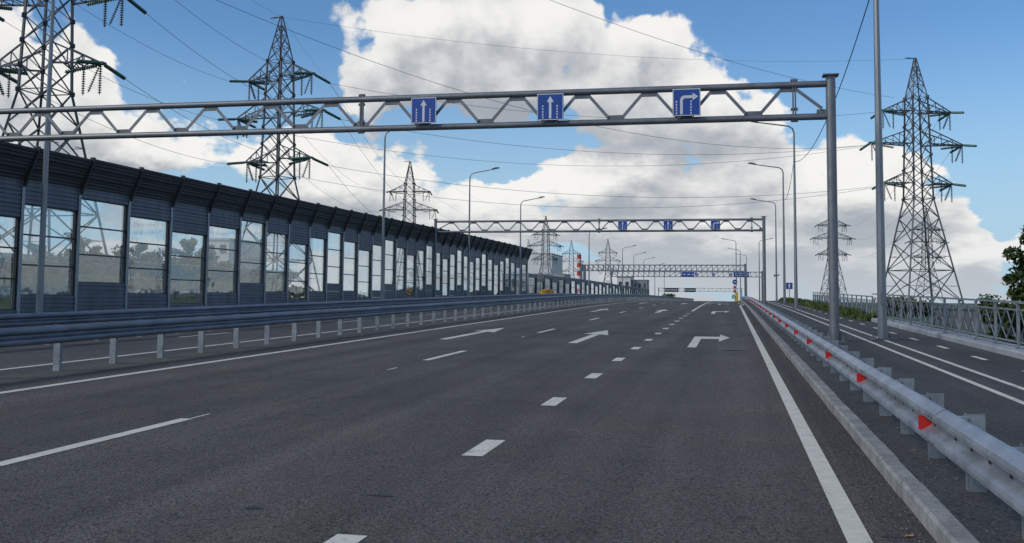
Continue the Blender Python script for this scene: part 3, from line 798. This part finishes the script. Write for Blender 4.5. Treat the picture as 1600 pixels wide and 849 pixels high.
for i in range(npn):
    y = ry0+RP*i
    for k, bm in enumerate(bars): inst('baluster', bm, rl, (5.85, y, fz(y)+.0))
    for nm, z, wd, hh in (('top_rail', zt_+.02, .065, .045), ('mid_rail', zm_, .04, .03), ('bottom_rail', zb_, .045, .035)):
        a = (5.85, y+.0, fz(y)+z); c = (5.85, y+RP, fz(y)+z+(zr(y+RP)-zr(y)))
        bb = MB(); bb.bar(a, c, wd, hh); bb.build(nm, M['galv_dull'], rl)
tag(rl, 'pale grey steel footpath railing with crossing slanted bars', 'railing')

# ------------------------------------------------------------------ pylons and lines
PH = 45.0
def py_half(z):
    if z < 22.1: return 5.5+(1.65-5.5)*z/22.1
    if z < 38.6: return 1.65+(1.25-1.65)*(z-22.1)/16.5
    return max(.12, 1.25+(.12-1.25)*(z-38.6)/6.4)
lg = MB()
zs = [0, 22.1, 38.6, PH]
for a, c in zip(zs, zs[1:]):
    lg.bar((py_half(a), py_half(a), a), (py_half(c), py_half(c), c), .21 if a < 30 else .16)
leg_me = lg.mesh('leg', M['pylon'])
br = MB(); lev = [0, 5.6, 10.6, 15.0, 18.9, 22.1]+[22.1+2.36*k for k in range(1, 7)]+[38.6, 40.6, 42.4, 43.9]
def corner(k, z): h = py_half(z); return ((h, h, z), (-h, h, z), (-h, -h, z), (h, -h, z))[k % 4]
for a, c in zip(lev, lev[1:]):
    wd = .115 if a < 20 else (.095 if a < 38 else .075)
    for k in range(4):
        br.bar(corner(k, a), corner(k+1, c), wd); br.bar(corner(k+1, a), corner(k, c), wd)
        if a in (10.6, 22.1) or a > 35: br.bar(corner(k, a), corner(k+1, a), wd)
    if a < 18:                                                  # secondary bracing of the splayed legs
        zm = (a+c)/2
        for k in range(4):
            p, q = Vector(corner(k, zm)), Vector(corner(k+1, zm)); mid = (p+q)/2
            br.bar(p, p.lerp(mid, .52), .065); br.bar(q, q.lerp(mid, .52), .065)
br.cur = 1
for z in lev[5:13]:
    for k in range(4):
        x, y, _ = corner(k, z); br.box((x*1.02, y*1.02, z), (.42, .42, .38), math.pi/4)
brace_me = br.mesh('bracing', [M['pylon'], M['pylon_dark']])
pk = MB(); pk.bar((-.1, 0, PH), (-1.5, 0, PH+.05), .14); pk.bar((0, 0, PH-.2), (0, 0, PH+.15), .3); pk.bar((-1.0, -.2, PH+.05), (-1.9, -.2, PH-.05), .1); peak_me = pk.mesh('peak_bracket', M['pylon_dark'])
ARMS = [(24.5, 5.9, 2.0), (30.9, 7.9, 2.4), (36.2, 5.9, 2.2)]
arm_me = []
for z, L, hh in ARMS:
    a = MB(); h = py_half(z); h2 = py_half(z+hh); tip = Vector((L, 0, z+.1))
    for s_ in (-1, 1):
        lo = Vector((h, s_*h, z)); hi = Vector((h2, s_*h2, z+hh)); tp = tip+Vector((0, s_*.25, 0))
        a.bar(lo, tp, .17); a.bar(hi, tp, .14)
        n = 4 if L > 8 else 3
        for k in range(1, n):
            a.bar(lo.lerp(tp, k/n), hi.lerp(tp, k/n), .085); a.bar(lo.lerp(tp, (k-1)/n), hi.lerp(tp, k/n), .085)
    n = 4
    for k in range(1, n+1):
        p = Vector((h, -h, z)).lerp(tip+Vector((0, -.25, 0)), k/n); q = Vector((h, h, z)).lerp(tip+Vector((0, .25, 0)), (k-1)/n); a.bar(p, q, .085)
        p = Vector((h, -h, z)).lerp(tip+Vector((0, -.25, 0)), k/n); q = Vector((h, h, z)).lerp(tip+Vector((0, .25, 0)), k/n); a.bar(p, q, .085)
    a.box((L, 0, z+.1), (.5, .7, .25))
    arm_me.append(a.mesh('crossarm', M['pylon']))
def string_mesh(L, m_, n=11, r=.15):
    s_ = MB(); pts = [(0, 0, 0), (0, 0, -.12)]; rs = [.03, .03]
    st = (L-.24)/n
    for k in range(n):
        z = -.12-st*k
        pts += [(0, 0, z-.02), (0, 0, z-st*.55), (0, 0, z-st*.62), (0, 0, z-st*.98)]; rs += [.05, r, .05, .05]
    pts += [(0, 0, -L)]; rs += [.03]
    s_.tube(pts, rs, 7); return s_.mesh('insulator_string', m_)
hang_me = string_mesh(2.9, M['insulator_grey'], 12, .20)
tens_me = string_mesh(3.6, M['insulator'], 14, .21)
def part(name, me, parent, loc=(0, 0, 0), rz=0.0, rot=None):
    o = bpy.data.objects.new(name, me); COL.objects.link(o); o.parent = parent; o.location = loc
    o.rotation_euler = rot if rot else (0, 0, rz); return o
def make_pylon():
    t = empty('power_pylon', (0, 0, 0))
    for k in range(4): part('leg', leg_me, t, (0, 0, 0), k*math.pi/2)
    part('bracing', brace_me, t); part('peak_bracket', peak_me, t)
    for i, (z, L, hh) in enumerate(ARMS):
        for s_ in (1, -1):
            c = part('crossarm', arm_me[i], t, (0, 0, 0), 0 if s_ == 1 else math.pi)
            for xx in (L-.15, L-1.9): part('insulator_string', hang_me, c, (xx, 0, z))
            part('insulator_string', hang_me, c, (L-.2, 0, z), 0, (0, rad(24), 0)); part('insulator_string', tens_me, c, (L-.4, 0, z-.1), 0, (0, rad(82), 0))
            part('insulator_string', tens_me, c, (L, .3, z+.05), 0, (rad(80), 0, 0))
            part('insulator_string', tens_me, c, (L, -.3, z+.05), 0, (rad(-80), 0, 0))
    return t
PYL = {'A': (-59.6, 79.5, -1.2, .94, 0.0, 'nearest power pylon, cropped by the top left corner behind the noise barrier'),
       'B': (-61.8, 132.3, -4, 1.0, -.30, 'tall power pylon behind the barrier, crossed by the near gantry beam'),
       'C': (-90.8, 283.0, -4, 1.0, .12, 'mid-distance power pylon above the barrier left of the second gantry'),
       'D': (-85.9, 480.3, -4, 1.0, .5, 'distant power pylon behind the power station seen through the second gantry'),
       'E': (-104.4, 682.2, -4, 1.0, .2, 'distant power pylon left of the red and white chimney'),
       'F': (-78.2, 669.0, -4, 1.0, .2, 'distant power pylon right of the chimneys under the second gantry'),
       'G': (-132.0, 673.1, -4, 1.0, .2, 'faint far power pylon in front of the white power station'),
       'R': (29.7, 173.9, -4, 1.0, .34, 'tallest power pylon on the right of the road by the railing'),
       'S': (81.1, 457.2, -4, 1.0, .3, 'small distant pylon seen through the legs of the right pylon'),
       'T': (40.4, 429.1, -4, 1.0, .25, 'small distant pylon behind the near gantry right post')}
proto = make_pylon(); pyl = {}
for i, (k, (x, y, z, s_, rz, lab)) in enumerate(PYL.items()):
    o = proto if i == 0 else copy_tree(proto)
    o.location = (x, y, z); o.rotation_euler = (0, 0, rz); o.scale = (s_,)*3
    tag(o, lab, 'pylon', 'power line pylons'); pyl[k] = o
def arm_pt(k, i, side, fore):
    """end of the tension string on arm i of pylon k (side -1 left, 1 right; fore 1 away from the viewer)"""
    x, y, z, s_, rz, _ = PYL[k]; za, L, hh = ARMS[i]
    lx, ly = side*L*s_, fore*3.85*s_; ca, sa = math.cos(rz), math.sin(rz)
    return Vector((x+lx*ca-ly*sa, y+lx*sa+ly*ca, z+(za-.57)*s_))
def top_pt(k): x, y, z, s_, *_ = PYL[k]; return Vector((x, y, z+PH*s_))
WG = 'power line conductors'
def span(k1, k2, sag, sides=((-1, -1), (1, 1)), arms=(0, 1, 2), fore=(1, -1), lab='', r=.023, earth=True):
    for i in arms:
        for s1, s2 in sides:
            nm = ('lower', 'middle', 'upper')[i] + (' left' if s1 < 0 else ' right')
            cable('power_line', arm_pt(k1, i, s1, fore[0]), arm_pt(k2, i, s2, fore[1]), sag, r, nm+' wire '+lab, WG)
    if earth: cable('power_line', top_pt(k1), top_pt(k2), sag*.8, r*.7, 'topmost thin wire '+lab, WG)
span('A', 'B', 1.2, lab='from the top left pylon to the next pylon')
span('B', 'C', 4.0, lab='leading back from the pylon crossed by the gantry')
span('C', 'D', 5.0, lab='between the distant left pylons')
span('B', 'R', 3.2, sides=((1, -1),), lab='crossing high over the road to the right pylon', r=.026)
span('B', 'R', 4.6, sides=((-1, -1),), arms=(0, 1), lab='crossing low over the road to the right pylon', r=.024, earth=False)
span('R', 'T', 4.5, sides=((1, 1),), lab='from the right pylon to the small one behind', earth=False)
A0 = arm_pt('A', 2, 1, 1)
cable('power_line', A0+Vector((-6, -30, 12)), arm_pt('R', 2, -1, -1)+Vector((0, 0, 2)), 5.0, .026, 'highest wire dropping from the top edge across the big cloud', WG)
cable('power_line', A0+Vector((0, 0, 0)), arm_pt('R', 1, -1, -1), 6.5, .026, 'wire sweeping from the top left pylon across to the right pylon', WG)

kn = MB(); ring = [2*math.pi*k/20 for k in range(20)]
kn.add([(-59.6+9*math.cos(a), 79.5+9*math.sin(a), -1.25) for a in ring]+[(-59.6+17*math.cos(a), 79.5+17*math.sin(a), GZ-.1) for a in ring],
       [(20+k, 20+(k+1) % 20, (k+1) % 20, k) for k in range(20)]+[tuple(range(20))])
structure(kn.build('mound', M['grass']))
# ------------------------------------------------------------------ small road furniture
def post_sign(x, y, label, builder, hpost, z=None):
    z = zr(y) if z is None else z; t = empty('post_sign', (x, y, z))
    bb = MB(); bb.tube([(x, y+.05, z-.3), (x, y+.05, z+hpost)], .04, 8); bb.build('post', M['galv_dull'], t)
    builder(t, x, y, z); return tag(t, label, 'road sign')
def cluster(t, x, y, z):
    r = .36; zc = z+2.75
    bb = MB(); bb.tube([(x, y-.02, zc), (x, y+.0, zc)], r, 20); d = bb.build('round_plate', M['sign_blue'], t)
    bb = MB(); bb.prism([(x-.22, y-.03, zc-.05), (x, y-.03, zc+.14), (x+.22, y-.03, zc-.05), (x+.22, y-.03, zc-.14), (x, y-.03, zc+.04), (x-.22, y-.03, zc-.14)], (0, .008, 0)); bb.build('symbol', M['sign_white'], d)
    bb = MB(); bb.box((x, y-.01, z+1.72), (.58, .02, 1.0)); p = bb.build('panel', M['sign_white'], t)
    for zz in (1.98, 1.45):
        bb = MB(); bb.prism([(x-.24, y-.03, z+zz-.18), (x+.24, y-.03, z+zz-.18), (x+.1, y-.03, z+zz+.2), (x-.1, y-.03, z+zz+.2)], (0, .008, 0)); bb.build('red_chevron', M['sign_red'], p)
    bb = MB(); bb.box((x+.22, y+.03, z+.62), (.5, .03, 1.24)); pp = bb.build('yellow_panel', M['yellow'], t)
    bb = MB(); bb.box((x-.14, y+.0, z+.64), (.62, .02, .62)); p2 = bb.build('pedestrian_panel', M['sign_white'], t)
    bb = MB(); bb.tube([(x-.14, y-.03, z+.64), (x-.14, y-.012, z+.64)], .27, 18); bb.build('green_disc', M['sign_green'], p2)
    bb = MB(); bb.prism([(x-.28, y-.045, z+.5), (x, y-.045, z+.5), (x-.14, y-.045, z+.82)], (0, .008, 0)); bb.build('symbol', M['sign_white'], p2)
post_sign(.65, 150.0, 'post with round blue, red arrow and yellow backed signs at the crest', cluster, 3.0, zr(150))
bb0 = None
def bollard(t): pass
def lane_plate(t, x, y, z):
    bb = MB(); bb.box((x, y, z+2.45), (.62, .02, .62)); p = bb.build('panel', M['sign_blue'], t)
    bb = MB(); bb.prism([(x-.05, y-.018, z+2.22), (x+.05, y-.018, z+2.22), (x+.05, y-.018, z+2.48), (x+.14, y-.018, z+2.48), (x, y-.018, z+2.68), (x-.14, y-.018, z+2.48), (x-.05, y-.018, z+2.48)], (0, .006, 0)); bb.build('symbol', M['sign_white'], p)
post_sign(5.55, 102, 'small square blue sign on a thin post beside the footpath', lane_plate, 2.7, zr(102)-.75)
t = empty('camera_mast', (5.15, 120, zr(120)-.2))
bb = MB(); bb.tube([(5.15, 120, zr(120)-.5), (5.15, 120, zr(120)+3.0)], .05, 8); bb.build('mast', M['galv_dull'], t)
bb = MB(); bb.box((5.15, 120, zr(120)+3.06), (.62, .16, .14)); bb.box((4.92, 119.85, zr(120)+2.95), (.14, .3, .12)); bb.build('crossbar', M['lamp_head'], t)
tag(t, 'short mast with a small crossbar behind the footpath bushes', 'mast')
# yellow crash cushion with the back of a round sign above it
t = empty('crash_cushion', (-17.6, 99, zr(99)))
for k in range(4):
    y = 97.4+k*1.2; h = .95+.1*k if k < 3 else 1.0
    bb = MB(); pts = [(-17.6+.48*math.cos(a), y+.55*math.sin(a)) for a in np.linspace(0, 2*math.pi, 13)[:-1]]
    bb.prism([(px, py, zr(y)) for px, py in pts], (0, 0, h*.78)); bb.prism([(-17.6+(px+17.6)*.8, y+(py-y)*.8, zr(y)+h*.78) for px, py in pts], (0, 0, h*.3)); bb.build('drum', M['yellow' if k % 2 == 0 else 'orange'], t)
bb = MB(); bb.box((-17.6, 99.3, zr(99)+1.12), (.5, 3.6, .08)); bb.build('top_rail', M['yellow'], t)
tag(t, 'yellow and orange crash cushion at the start of the low barrier', 'crash cushion')
t = empty('post_sign', (-18.2, 98.9, zr(99)))
bb = MB(); bb.tube([(-18.2, 98.9, zr(99)-.2), (-18.2, 98.9, zr(99)+2.75)], .05, 8); bb.build('post', M['galv_dull'], t)
bb = MB(); bb.tube([(-18.2, 98.82, zr(99)+2.5), (-18.2, 98.84, zr(99)+2.5)], .33, 18); dd = bb.build('plate', M['galv_dull'], t)
bb = MB(); bb.tube([(-18.2, 98.80, zr(99)+2.5), (-18.2, 98.815, zr(99)+2.5)], .2, 18); bb.build('symbol', M['sign_back'], dd)
tag(t, 'grey round sign on a post above the yellow crash cushion', 'road sign')
# drain grate
t = empty('drain_grate', (.07, 25.4, zr(25.4)))
bb = MB(); bb.box((.07, 25.4, zr(25.4)+.002), (.46, .75, .006)); bb.build('pit', M['black'], t)
for k in range(9):
    bb = MB(); bb.box((-.12+.047*k, 25.4, zr(25.4)+.009), (.016, .70, .008)); bb.build('bar', M['gantry_dark'], t)
for sx, dims in ((-.17, (.03, .78, .012)), (.31, (.03, .78, .012))):
    bb = MB(); bb.box((sx, 25.4, zr(25.4)+.008), dims); bb.build('frame', M['gantry_dark'], t)
tag(t, 'cast iron drain grate in the right hand lane', 'drain grate')

# ------------------------------------------------------------------ trees and weeds
def leaf_cloud(n, centre_fn, size, seed):
    r = np.random.default_rng(seed); c = centre_fn(r, n)
    a = r.normal(size=(n, 3)); a /= np.linalg.norm(a, axis=1)[:, None]
    u = np.cross(a, r.normal(size=(n, 3))); u /= np.linalg.norm(u, axis=1)[:, None]; v = np.cross(a, u)
    s_ = size*r.uniform(.6, 1.5, (n, 1))
    q = np.stack([c-u*s_, c-v*s_*.5, c+u*s_, c+v*s_*.5], 1).reshape(-1, 3)
    return q
def mesh_quads(name, q, m_):
    me = bpy.data.meshes.new(name); n = len(q)//4
    me.vertices.add(len(q)); me.vertices.foreach_set('co', q.astype(np.float32).ravel())
    me.loops.add(len(q)); me.loops.foreach_set('vertex_index', np.arange(len(q), dtype=np.int32))
    me.polygons.add(n); me.polygons.foreach_set('loop_start', np.arange(0, len(q), 4, dtype=np.int32))
    me.materials.append(m_); me.update(calc_edges=True); me.validate(); return me
def make_tree(H, W, seed, leafs=5000, lsize=.16, m_='leaf', low=.18):
    """returns (trunk mesh, crown mesh), origin at the foot"""
    r = np.random.default_rng(seed); tb = MB()
    top = Vector((r.normal()*.2, r.normal()*.2, H*.9))
    tb.tube([(0, 0, -.4), (0.05, 0, H*.3), top*.65, top], [H*.022, H*.017, H*.01, H*.003], 8)
    cl = []
    nb = 34 if low > .1 else 60
    for k in range(nb):
        f = r.uniform(low, .97); a = r.uniform(0, 2*math.pi)
        reach = W*(.35+.75*math.sin(math.pi*min(1, max(.12, (f-low*.7)/.9))**.8))*r.uniform(.55, 1.1)
        p0 = Vector((top.x*f, top.y*f, H*f*.88)); p1 = p0+Vector((math.cos(a)*reach, math.sin(a)*reach, H*.07*r.uniform(.2, 1.8)))
        tb.tube([p0, p0.lerp(p1, .5)+Vector((0, 0, H*.01)), p1], [H*.007, H*.005, H*.0015], 5)
        for q in (.45, .7, .92, 1.05):
            cl.append((p0.lerp(p1, q), W*.2*r.uniform(.55, 1.25)))
    cl.append((top, W*.25))
    cc = np.array([c for c, _ in cl]); cr = np.array([x for _, x in cl])
    def fn(rr, n):
        i = rr.integers(0, len(cc), n); d = rr.normal(size=(n, 3)); d /= np.linalg.norm(d, axis=1)[:, None]
        return cc[i]+d*(cr[i]*rr.uniform(.15, 1, n)**.5)[:, None]*np.array([1, 1, .75])
    return tb.mesh('trunk', M['bark']), mesh_quads('crown', leaf_cloud(leafs, fn, lsize, seed+1), M[m_])
def place_tree(me, x, y, z, rz, sc, label, group, name='tree'):
    t = empty(name, (x, y, z), rz); t.scale = (sc,)*3
    part('trunk', me[0], t); part('crown', me[1], t)
    return tag(t, label, 'tree', group)
near_tree = make_tree(9.0, 2.7, 21, 22000, .12, low=.06)
place_tree(near_tree, 16.9, 60.0, GZ-.2, .4, 1.13, 'dark leafy tree cut off by the right edge behind the railing', None)
bt = [make_tree(9.5, 2.8, 33, 4500, .22), make_tree(10.5, 2.3, 44, 4500, .22), make_tree(8.5, 3.2, 55, 4500, .24)]
TG = 'trees behind the tall noise barrier'
for i, (x, y, s_) in enumerate(((-86.6, 120, 1.00), (-87.6, 126, 1.12), (-78.7, 118, 1.06), (-82.6, 127, 1.15), (-75.4, 119, 0.98), (-75.9, 124, 1.10), (-78.5, 131, 1.12), (-76.6, 136, 1.10), (-71.4, 130, 1.16), (-76.0, 142, 1.05), (-84.0, 112, 0.95), (-92.3, 118, 1.00))):
    place_tree(bt[i % 3], x, y, GZ, i*1.3, s_*1.22, 'dark tree glimpsed through the clear windows of the tall noise barrier', TG)
# hedge of distant trees on the right horizon and beyond the left barrier
def far_mass(name, pts, h, n, size, seed, label):
    P = np.array(pts, float)
    def fn(rr, m_):
        i = rr.integers(0, len(P)-1, m_); t_ = rr.uniform(0, 1, (m_, 1)); base_ = P[i]*(1-t_)+P[i+1]*t_
        hh = h*(.55+.45*np.sin(base_[:, :1]*.09+base_[:, 1:2]*.05)*np.sin(base_[:, :1]*.031))
        z = GZ+hh*rr.uniform(0, 1, (m_, 1))**.7
        return np.concatenate([base_+rr.normal(size=(m_, 2))*3, z], 1)
    o = bpy.data.objects.new(name, mesh_quads(name, leaf_cloud(n, fn, size, seed), M['leaf'])); COL.objects.link(o)
    return tag(o, label, 'trees', None, 'stuff')
far_mass('far_wood', [(60, 420), (150, 470), (260, 480), (420, 520), (700, 560)], 7.5, 16000, 1.1, 5, 'low dark line of distant trees on the right horizon')
far_mass('far_wood', [(-900, 700), (-500, 760), (-260, 800), (-120, 980), (-60, 1300)], 14, 12000, 2.2, 6, 'distant dark wood behind the left buildings')
# weeds at the path edge
def weeds(name, x0, x1, y0, y1, n, h0, h1, seed, m_, label):
    r = np.random.default_rng(seed)
    x = r.uniform(x0, x1, n); y = r.uniform(y0, y1, n)
    clump = .45+.55*np.clip(np.sin(y*.9)+np.sin(y*2.3+1)*.6+.6, 0, 1.6)/1.6
    zb = np.array([zr(v)+.1-max(0, u-6.2)/9.8*(zr(v)+4.15) for u, v in zip(x, y)]); hh = r.uniform(h0, h1, n)*clump
    dirx = r.normal(size=n)*.25*hh; diry = r.normal(size=n)*.25*hh; wd = r.uniform(.012, .05, n); a = r.uniform(0, math.pi, n)
    base_ = np.stack([x, y, zb], 1); tip = base_+np.stack([dirx, diry, hh], 1); mid = (base_+tip)/2+np.stack([np.zeros(n), np.zeros(n), hh*.08], 1)
    side = np.stack([np.cos(a)*wd, np.sin(a)*wd, np.zeros(n)], 1)
    q = np.stack([base_, mid-side, tip, mid+side], 1).reshape(-1, 3)
    o = bpy.data.objects.new(name, mesh_quads(name, q, M[m_])); COL.objects.link(o)
    return tag(o, label, 'weeds', None, 'stuff')
weeds('weeds', 5.25, 6.1, 44.4, 118, 15000, .2, .55, 8, 'leaf2', 'tangled green weeds along the far edge of the footpath')
weeds('roadside_grass', 6.4, 15, 14, 90, 30000, .15, .5, 9, 'grass', 'long grass on the bank beyond the railing')

# ------------------------------------------------------------------ things behind the barrier and far off
def building(name, x0, x1, y0, y1, z1, wall, label, rows=0, cols=0, roof=None, z0=GZ, cat='building'):
    t = empty(name, ((x0+x1)/2, y0, z0))
    bb = MB(); bb.box(((x0+x1)/2, (y0+y1)/2, (z0+z1)/2), (x1-x0, y1-y0, z1-z0)); bb.build('wall', wall, t)
    bb = MB(); bb.box(((x0+x1)/2, (y0+y1)/2, z1+.2), (x1-x0+.6, y1-y0+.6, .4)); bb.build('roof', roof or M['grey_wall'], t)
    for r in range(rows):
        for c in range(cols):
            wx = x0+(x1-x0)*(c+.5)/cols; wz = z0+(z1-z0)*(r+.5)/rows; ww = (x1-x0)/cols*.5; wh = (z1-z0)/rows*.48
            bb = MB(); bb.box((wx, y0-.04, wz), (ww, .08, wh)); wi = bb.build('window', M['dark_glass'], t)
            bb = MB(); bb.box((wx, y0-.08, wz-wh/2-.06), (ww*1.1, .2, .1)); bb.build('sill', M['grey_wall'], wi)
    return tag(t, label, cat)
building('apartment_block', -104, -98.8, 190, 206, 12.8, M['white_wall'], 'white block seen through the barrier windows above the trees', 5, 2)
building('industrial_shed', -150, -92, 92, 130, 1.6, M['red_roof'], 'low red brown shed low behind the barrier at the left', 1, 8)
building('industrial_hall', -190, -150, 130, 180, 2.5, M['white_wall'], 'pale low hall behind the left pylon', 2, 9)
building('power_station', -118, -103.6, 600, 640, 28.3, M['white_wall'], 'bright white power station block past the end of the tall barrier', 0, 0)
building('turbine_hall', -128, -92, 575, 598, 15.5, M['grey_wall'], 'grey stepped turbine hall below the white power station block', 2, 8)
building('switch_house', -112, -95, 560, 574, 12.5, M['grey_wall'], 'small grey annexe before the turbine hall', 1, 5, M['white_wall'])
building('office_block', -54, -47.5, 500, 515, 12.4, M['white_wall'], 'small pale block with dark window above the low barrier', 2, 2)
building('warehouse', 34, 120, 150, 185, .55, M['gantry_dark'], 'long low grey warehouse beyond the railing at the right', 1, 14, M['gantry_dark'])
building('storage_shed', 62, 96, 112, 132, -.6, M['red_roof'], 'low brown shed in the field beyond the railing', 1, 6)
building('dark_block', -47, -40, 505, 520, 11.0, M['grey_wall'], 'dark grey block beside the small pale block', 3, 3)
def chimney(x, y, r, ztop, bands, label, grey=False):
    t = empty('chimney', (x, y, GZ)); n = bands
    for k in range(n):
        za, zb2 = GZ+(ztop-GZ)*k/n, GZ+(ztop-GZ)*(k+1)/n
        ra, rb = r*(1.25-.25*k/n), r*(1.25-.25*(k+1)/n)
        bb = MB(); bb.tube([(x, y, za), (x, y, zb2)], [ra, rb], 20, k == n-1); bb.build('band', M['gantry_dark'] if grey else M['chimney_red' if (n-1-k) % 2 == 0 else 'chimney_white'], t)
    return tag(t, label, 'chimney')
chimney(-130.8, 900, 1.9, 41.0, 12, 'tall red and white banded chimney')
chimney(-126.0, 900, 1.25, 32.0, 1, 'short dark chimney right of the banded one', True)
# second barrier across the neighbouring road, glimpsed through the windows
def far_barrier():
    X = -50.0; t = empty('noise_barrier', (X, 58, GZ)); ys = [58+4*k for k in range(13)]
    pmx = MB(); pmx.tube([(0, 0, 0), (0, 0, 6.0), (.3, 0, 7.0), (1.0, 0, 7.8), (2.0, 0, 8.3)], .11, 6); pme2 = pmx.mesh('post', M['galv_dull'])
    prof = [(0, 2.0), (0, 6.0), (.3, 7.0), (1.0, 7.8), (2.0, 8.3)]
    sm = MB(); vs = []
    for yy in (0.06, 3.94): vs += [(a, yy, c) for a, c in prof]
    sm.add(vs, [(i, i+1, i+6, i+5) for i in range(4)]); sme = sm.mesh('clear_sheet', M['pane_grey'])
    lm = MB(); lm.box((0, 2, 1.0), (.2, 3.9, 2.0)); lme = lm.mesh('panel', M['barrier_post'])
    rm_ = MB()
    for a, c in prof[1:]: rm_.box((a, 2, c), (.06, 3.9, .08))
    rme_ = rm_.mesh('rail', M['barrier_post'])
    for y in ys:
        inst('post', pme2, t, (X, y, GZ)); inst('clear_sheet', sme, t, (X, y, GZ)); inst('panel', lme, t, (X, y, GZ)); inst('rail', rme_, t, (X, y, GZ))
    return tag(t, 'grey curved clear noise barrier seen through the windows of the tall one', 'noise barrier', 'noise barriers beside the road')
far_barrier()

# ------------------------------------------------------------------ grit and litter
def grit(name, n, xf, y0, y1, smin, smax, seed, m_, label, dz=0.0):
    r = random.Random(seed); bb = MB()
    for _ in range(n):
        y = y0+(y1-y0)*r.random()**1.8; x = xf(r); s_ = r.uniform(smin, smax)
        p = [Vector((r.uniform(-1, 1), r.uniform(-1, 1), r.uniform(-.5, .6)))*s_ for _ in range(4)]
        c = Vector((x, y, zr(y)+dz+s_*.25)); top = c+Vector((0, 0, s_*.7))
        ring = [c+Vector((math.cos(a+r.uniform(-.3, .3))*s_*r.uniform(.7, 1.3), math.sin(a)*s_*r.uniform(.7, 1.3), -s_*.3)) for a in (0, 1.26, 2.5, 3.77, 5.0)]
        bb.add([top]+ring, [(0, i+1, (i+1) % 5+1) for i in range(5)])
    o = bb.build(name, M[m_]); return tag(o, label, 'grit', None, 'stuff')
grit('gravel', 420, lambda r: 1.19-abs(r.gauss(0, .10)), 3, 30, .004, .014, 4, 'gravel', 'loose grit gathered along the kerb foot')
grit('gravel', 160, lambda r: r.uniform(-9, .7), 4, 28, .004, .011, 5, 'gravel', 'scattered crumbs of stone on the carriageway')
grit('gravel', 160, lambda r: r.uniform(1.36, 1.9), 4, 26, .004, .012, 6, 'gravel', 'loose grit under the guardrail', .125)

def blot(name, x, y, rx, ry, seed, m_, parent, dz=.0035):
    r = random.Random(seed); n = 18; vs = [(x, y, zr(y)+dz)]
    for k in range(n):
        a = 2*math.pi*k/n; q = r.uniform(.35, 1.0); yy = y+math.sin(a)*ry*q
        vs.append((x+math.cos(a)*rx*q, yy, zr(yy)+dz))
    bb = MB(); bb.add(vs, [(0, k+1, (k+1) % n+1) for k in range(n)]); return bb.build(name, M[m_], parent)
for i, (x, y, rx, ry) in enumerate(((.98, 6.75, .11, .035), (-3.2, 6.6, .10, .05), (-2.5, 7.2, .16, .03), (-4.9, 14.2, .25, .06), (-6.5, 15.5, .3, .05), (-4.1, 16.9, .22, .06), (-3.3, 22.5, .12, .2), (-8.2, 17.0, .3, .06))):
    blot('tar_mark', x, y, rx, ry, 60+i, 'black', road, .0045 if x > .9 else .0035)
M['dry_leaf'] = mat('dry_leaf', (.45, .26, .06), .7, 0, .25, 30)
for i, (x, y, a, lab) in enumerate(((1.06, 6.78, .4, 'yellow fallen leaf nearest the bottom edge beside the kerb'), (1.12, 6.55, 1.9, 'small yellow fallen leaf touching the kerb foot'), (.30, 6.05, 2.6, 'yellow fallen leaf left of the white edge line'))):
    ca, sa = math.cos(a), math.sin(a); L = .035
    pts = [(-L, 0, .004), (-L*.3, L*.5, .012), (L*.5, L*.42, .010), (L, 0, .018), (L*.5, -L*.42, .008), (-L*.3, -L*.5, .010)]
    bb = MB(); bb.add([(x+u*ca-v*sa, y+u*sa+v*ca, zr(y)+.005+ww) for u, v, ww in pts]+[(x, y, zr(y)+.008)], [(6, k, (k+1) % 6) for k in range(6)])
    tag(bb.build('fallen_leaf', M['dry_leaf'], None, (x, y, zr(y))), lab, 'leaf', 'fallen leaves near the kerb')
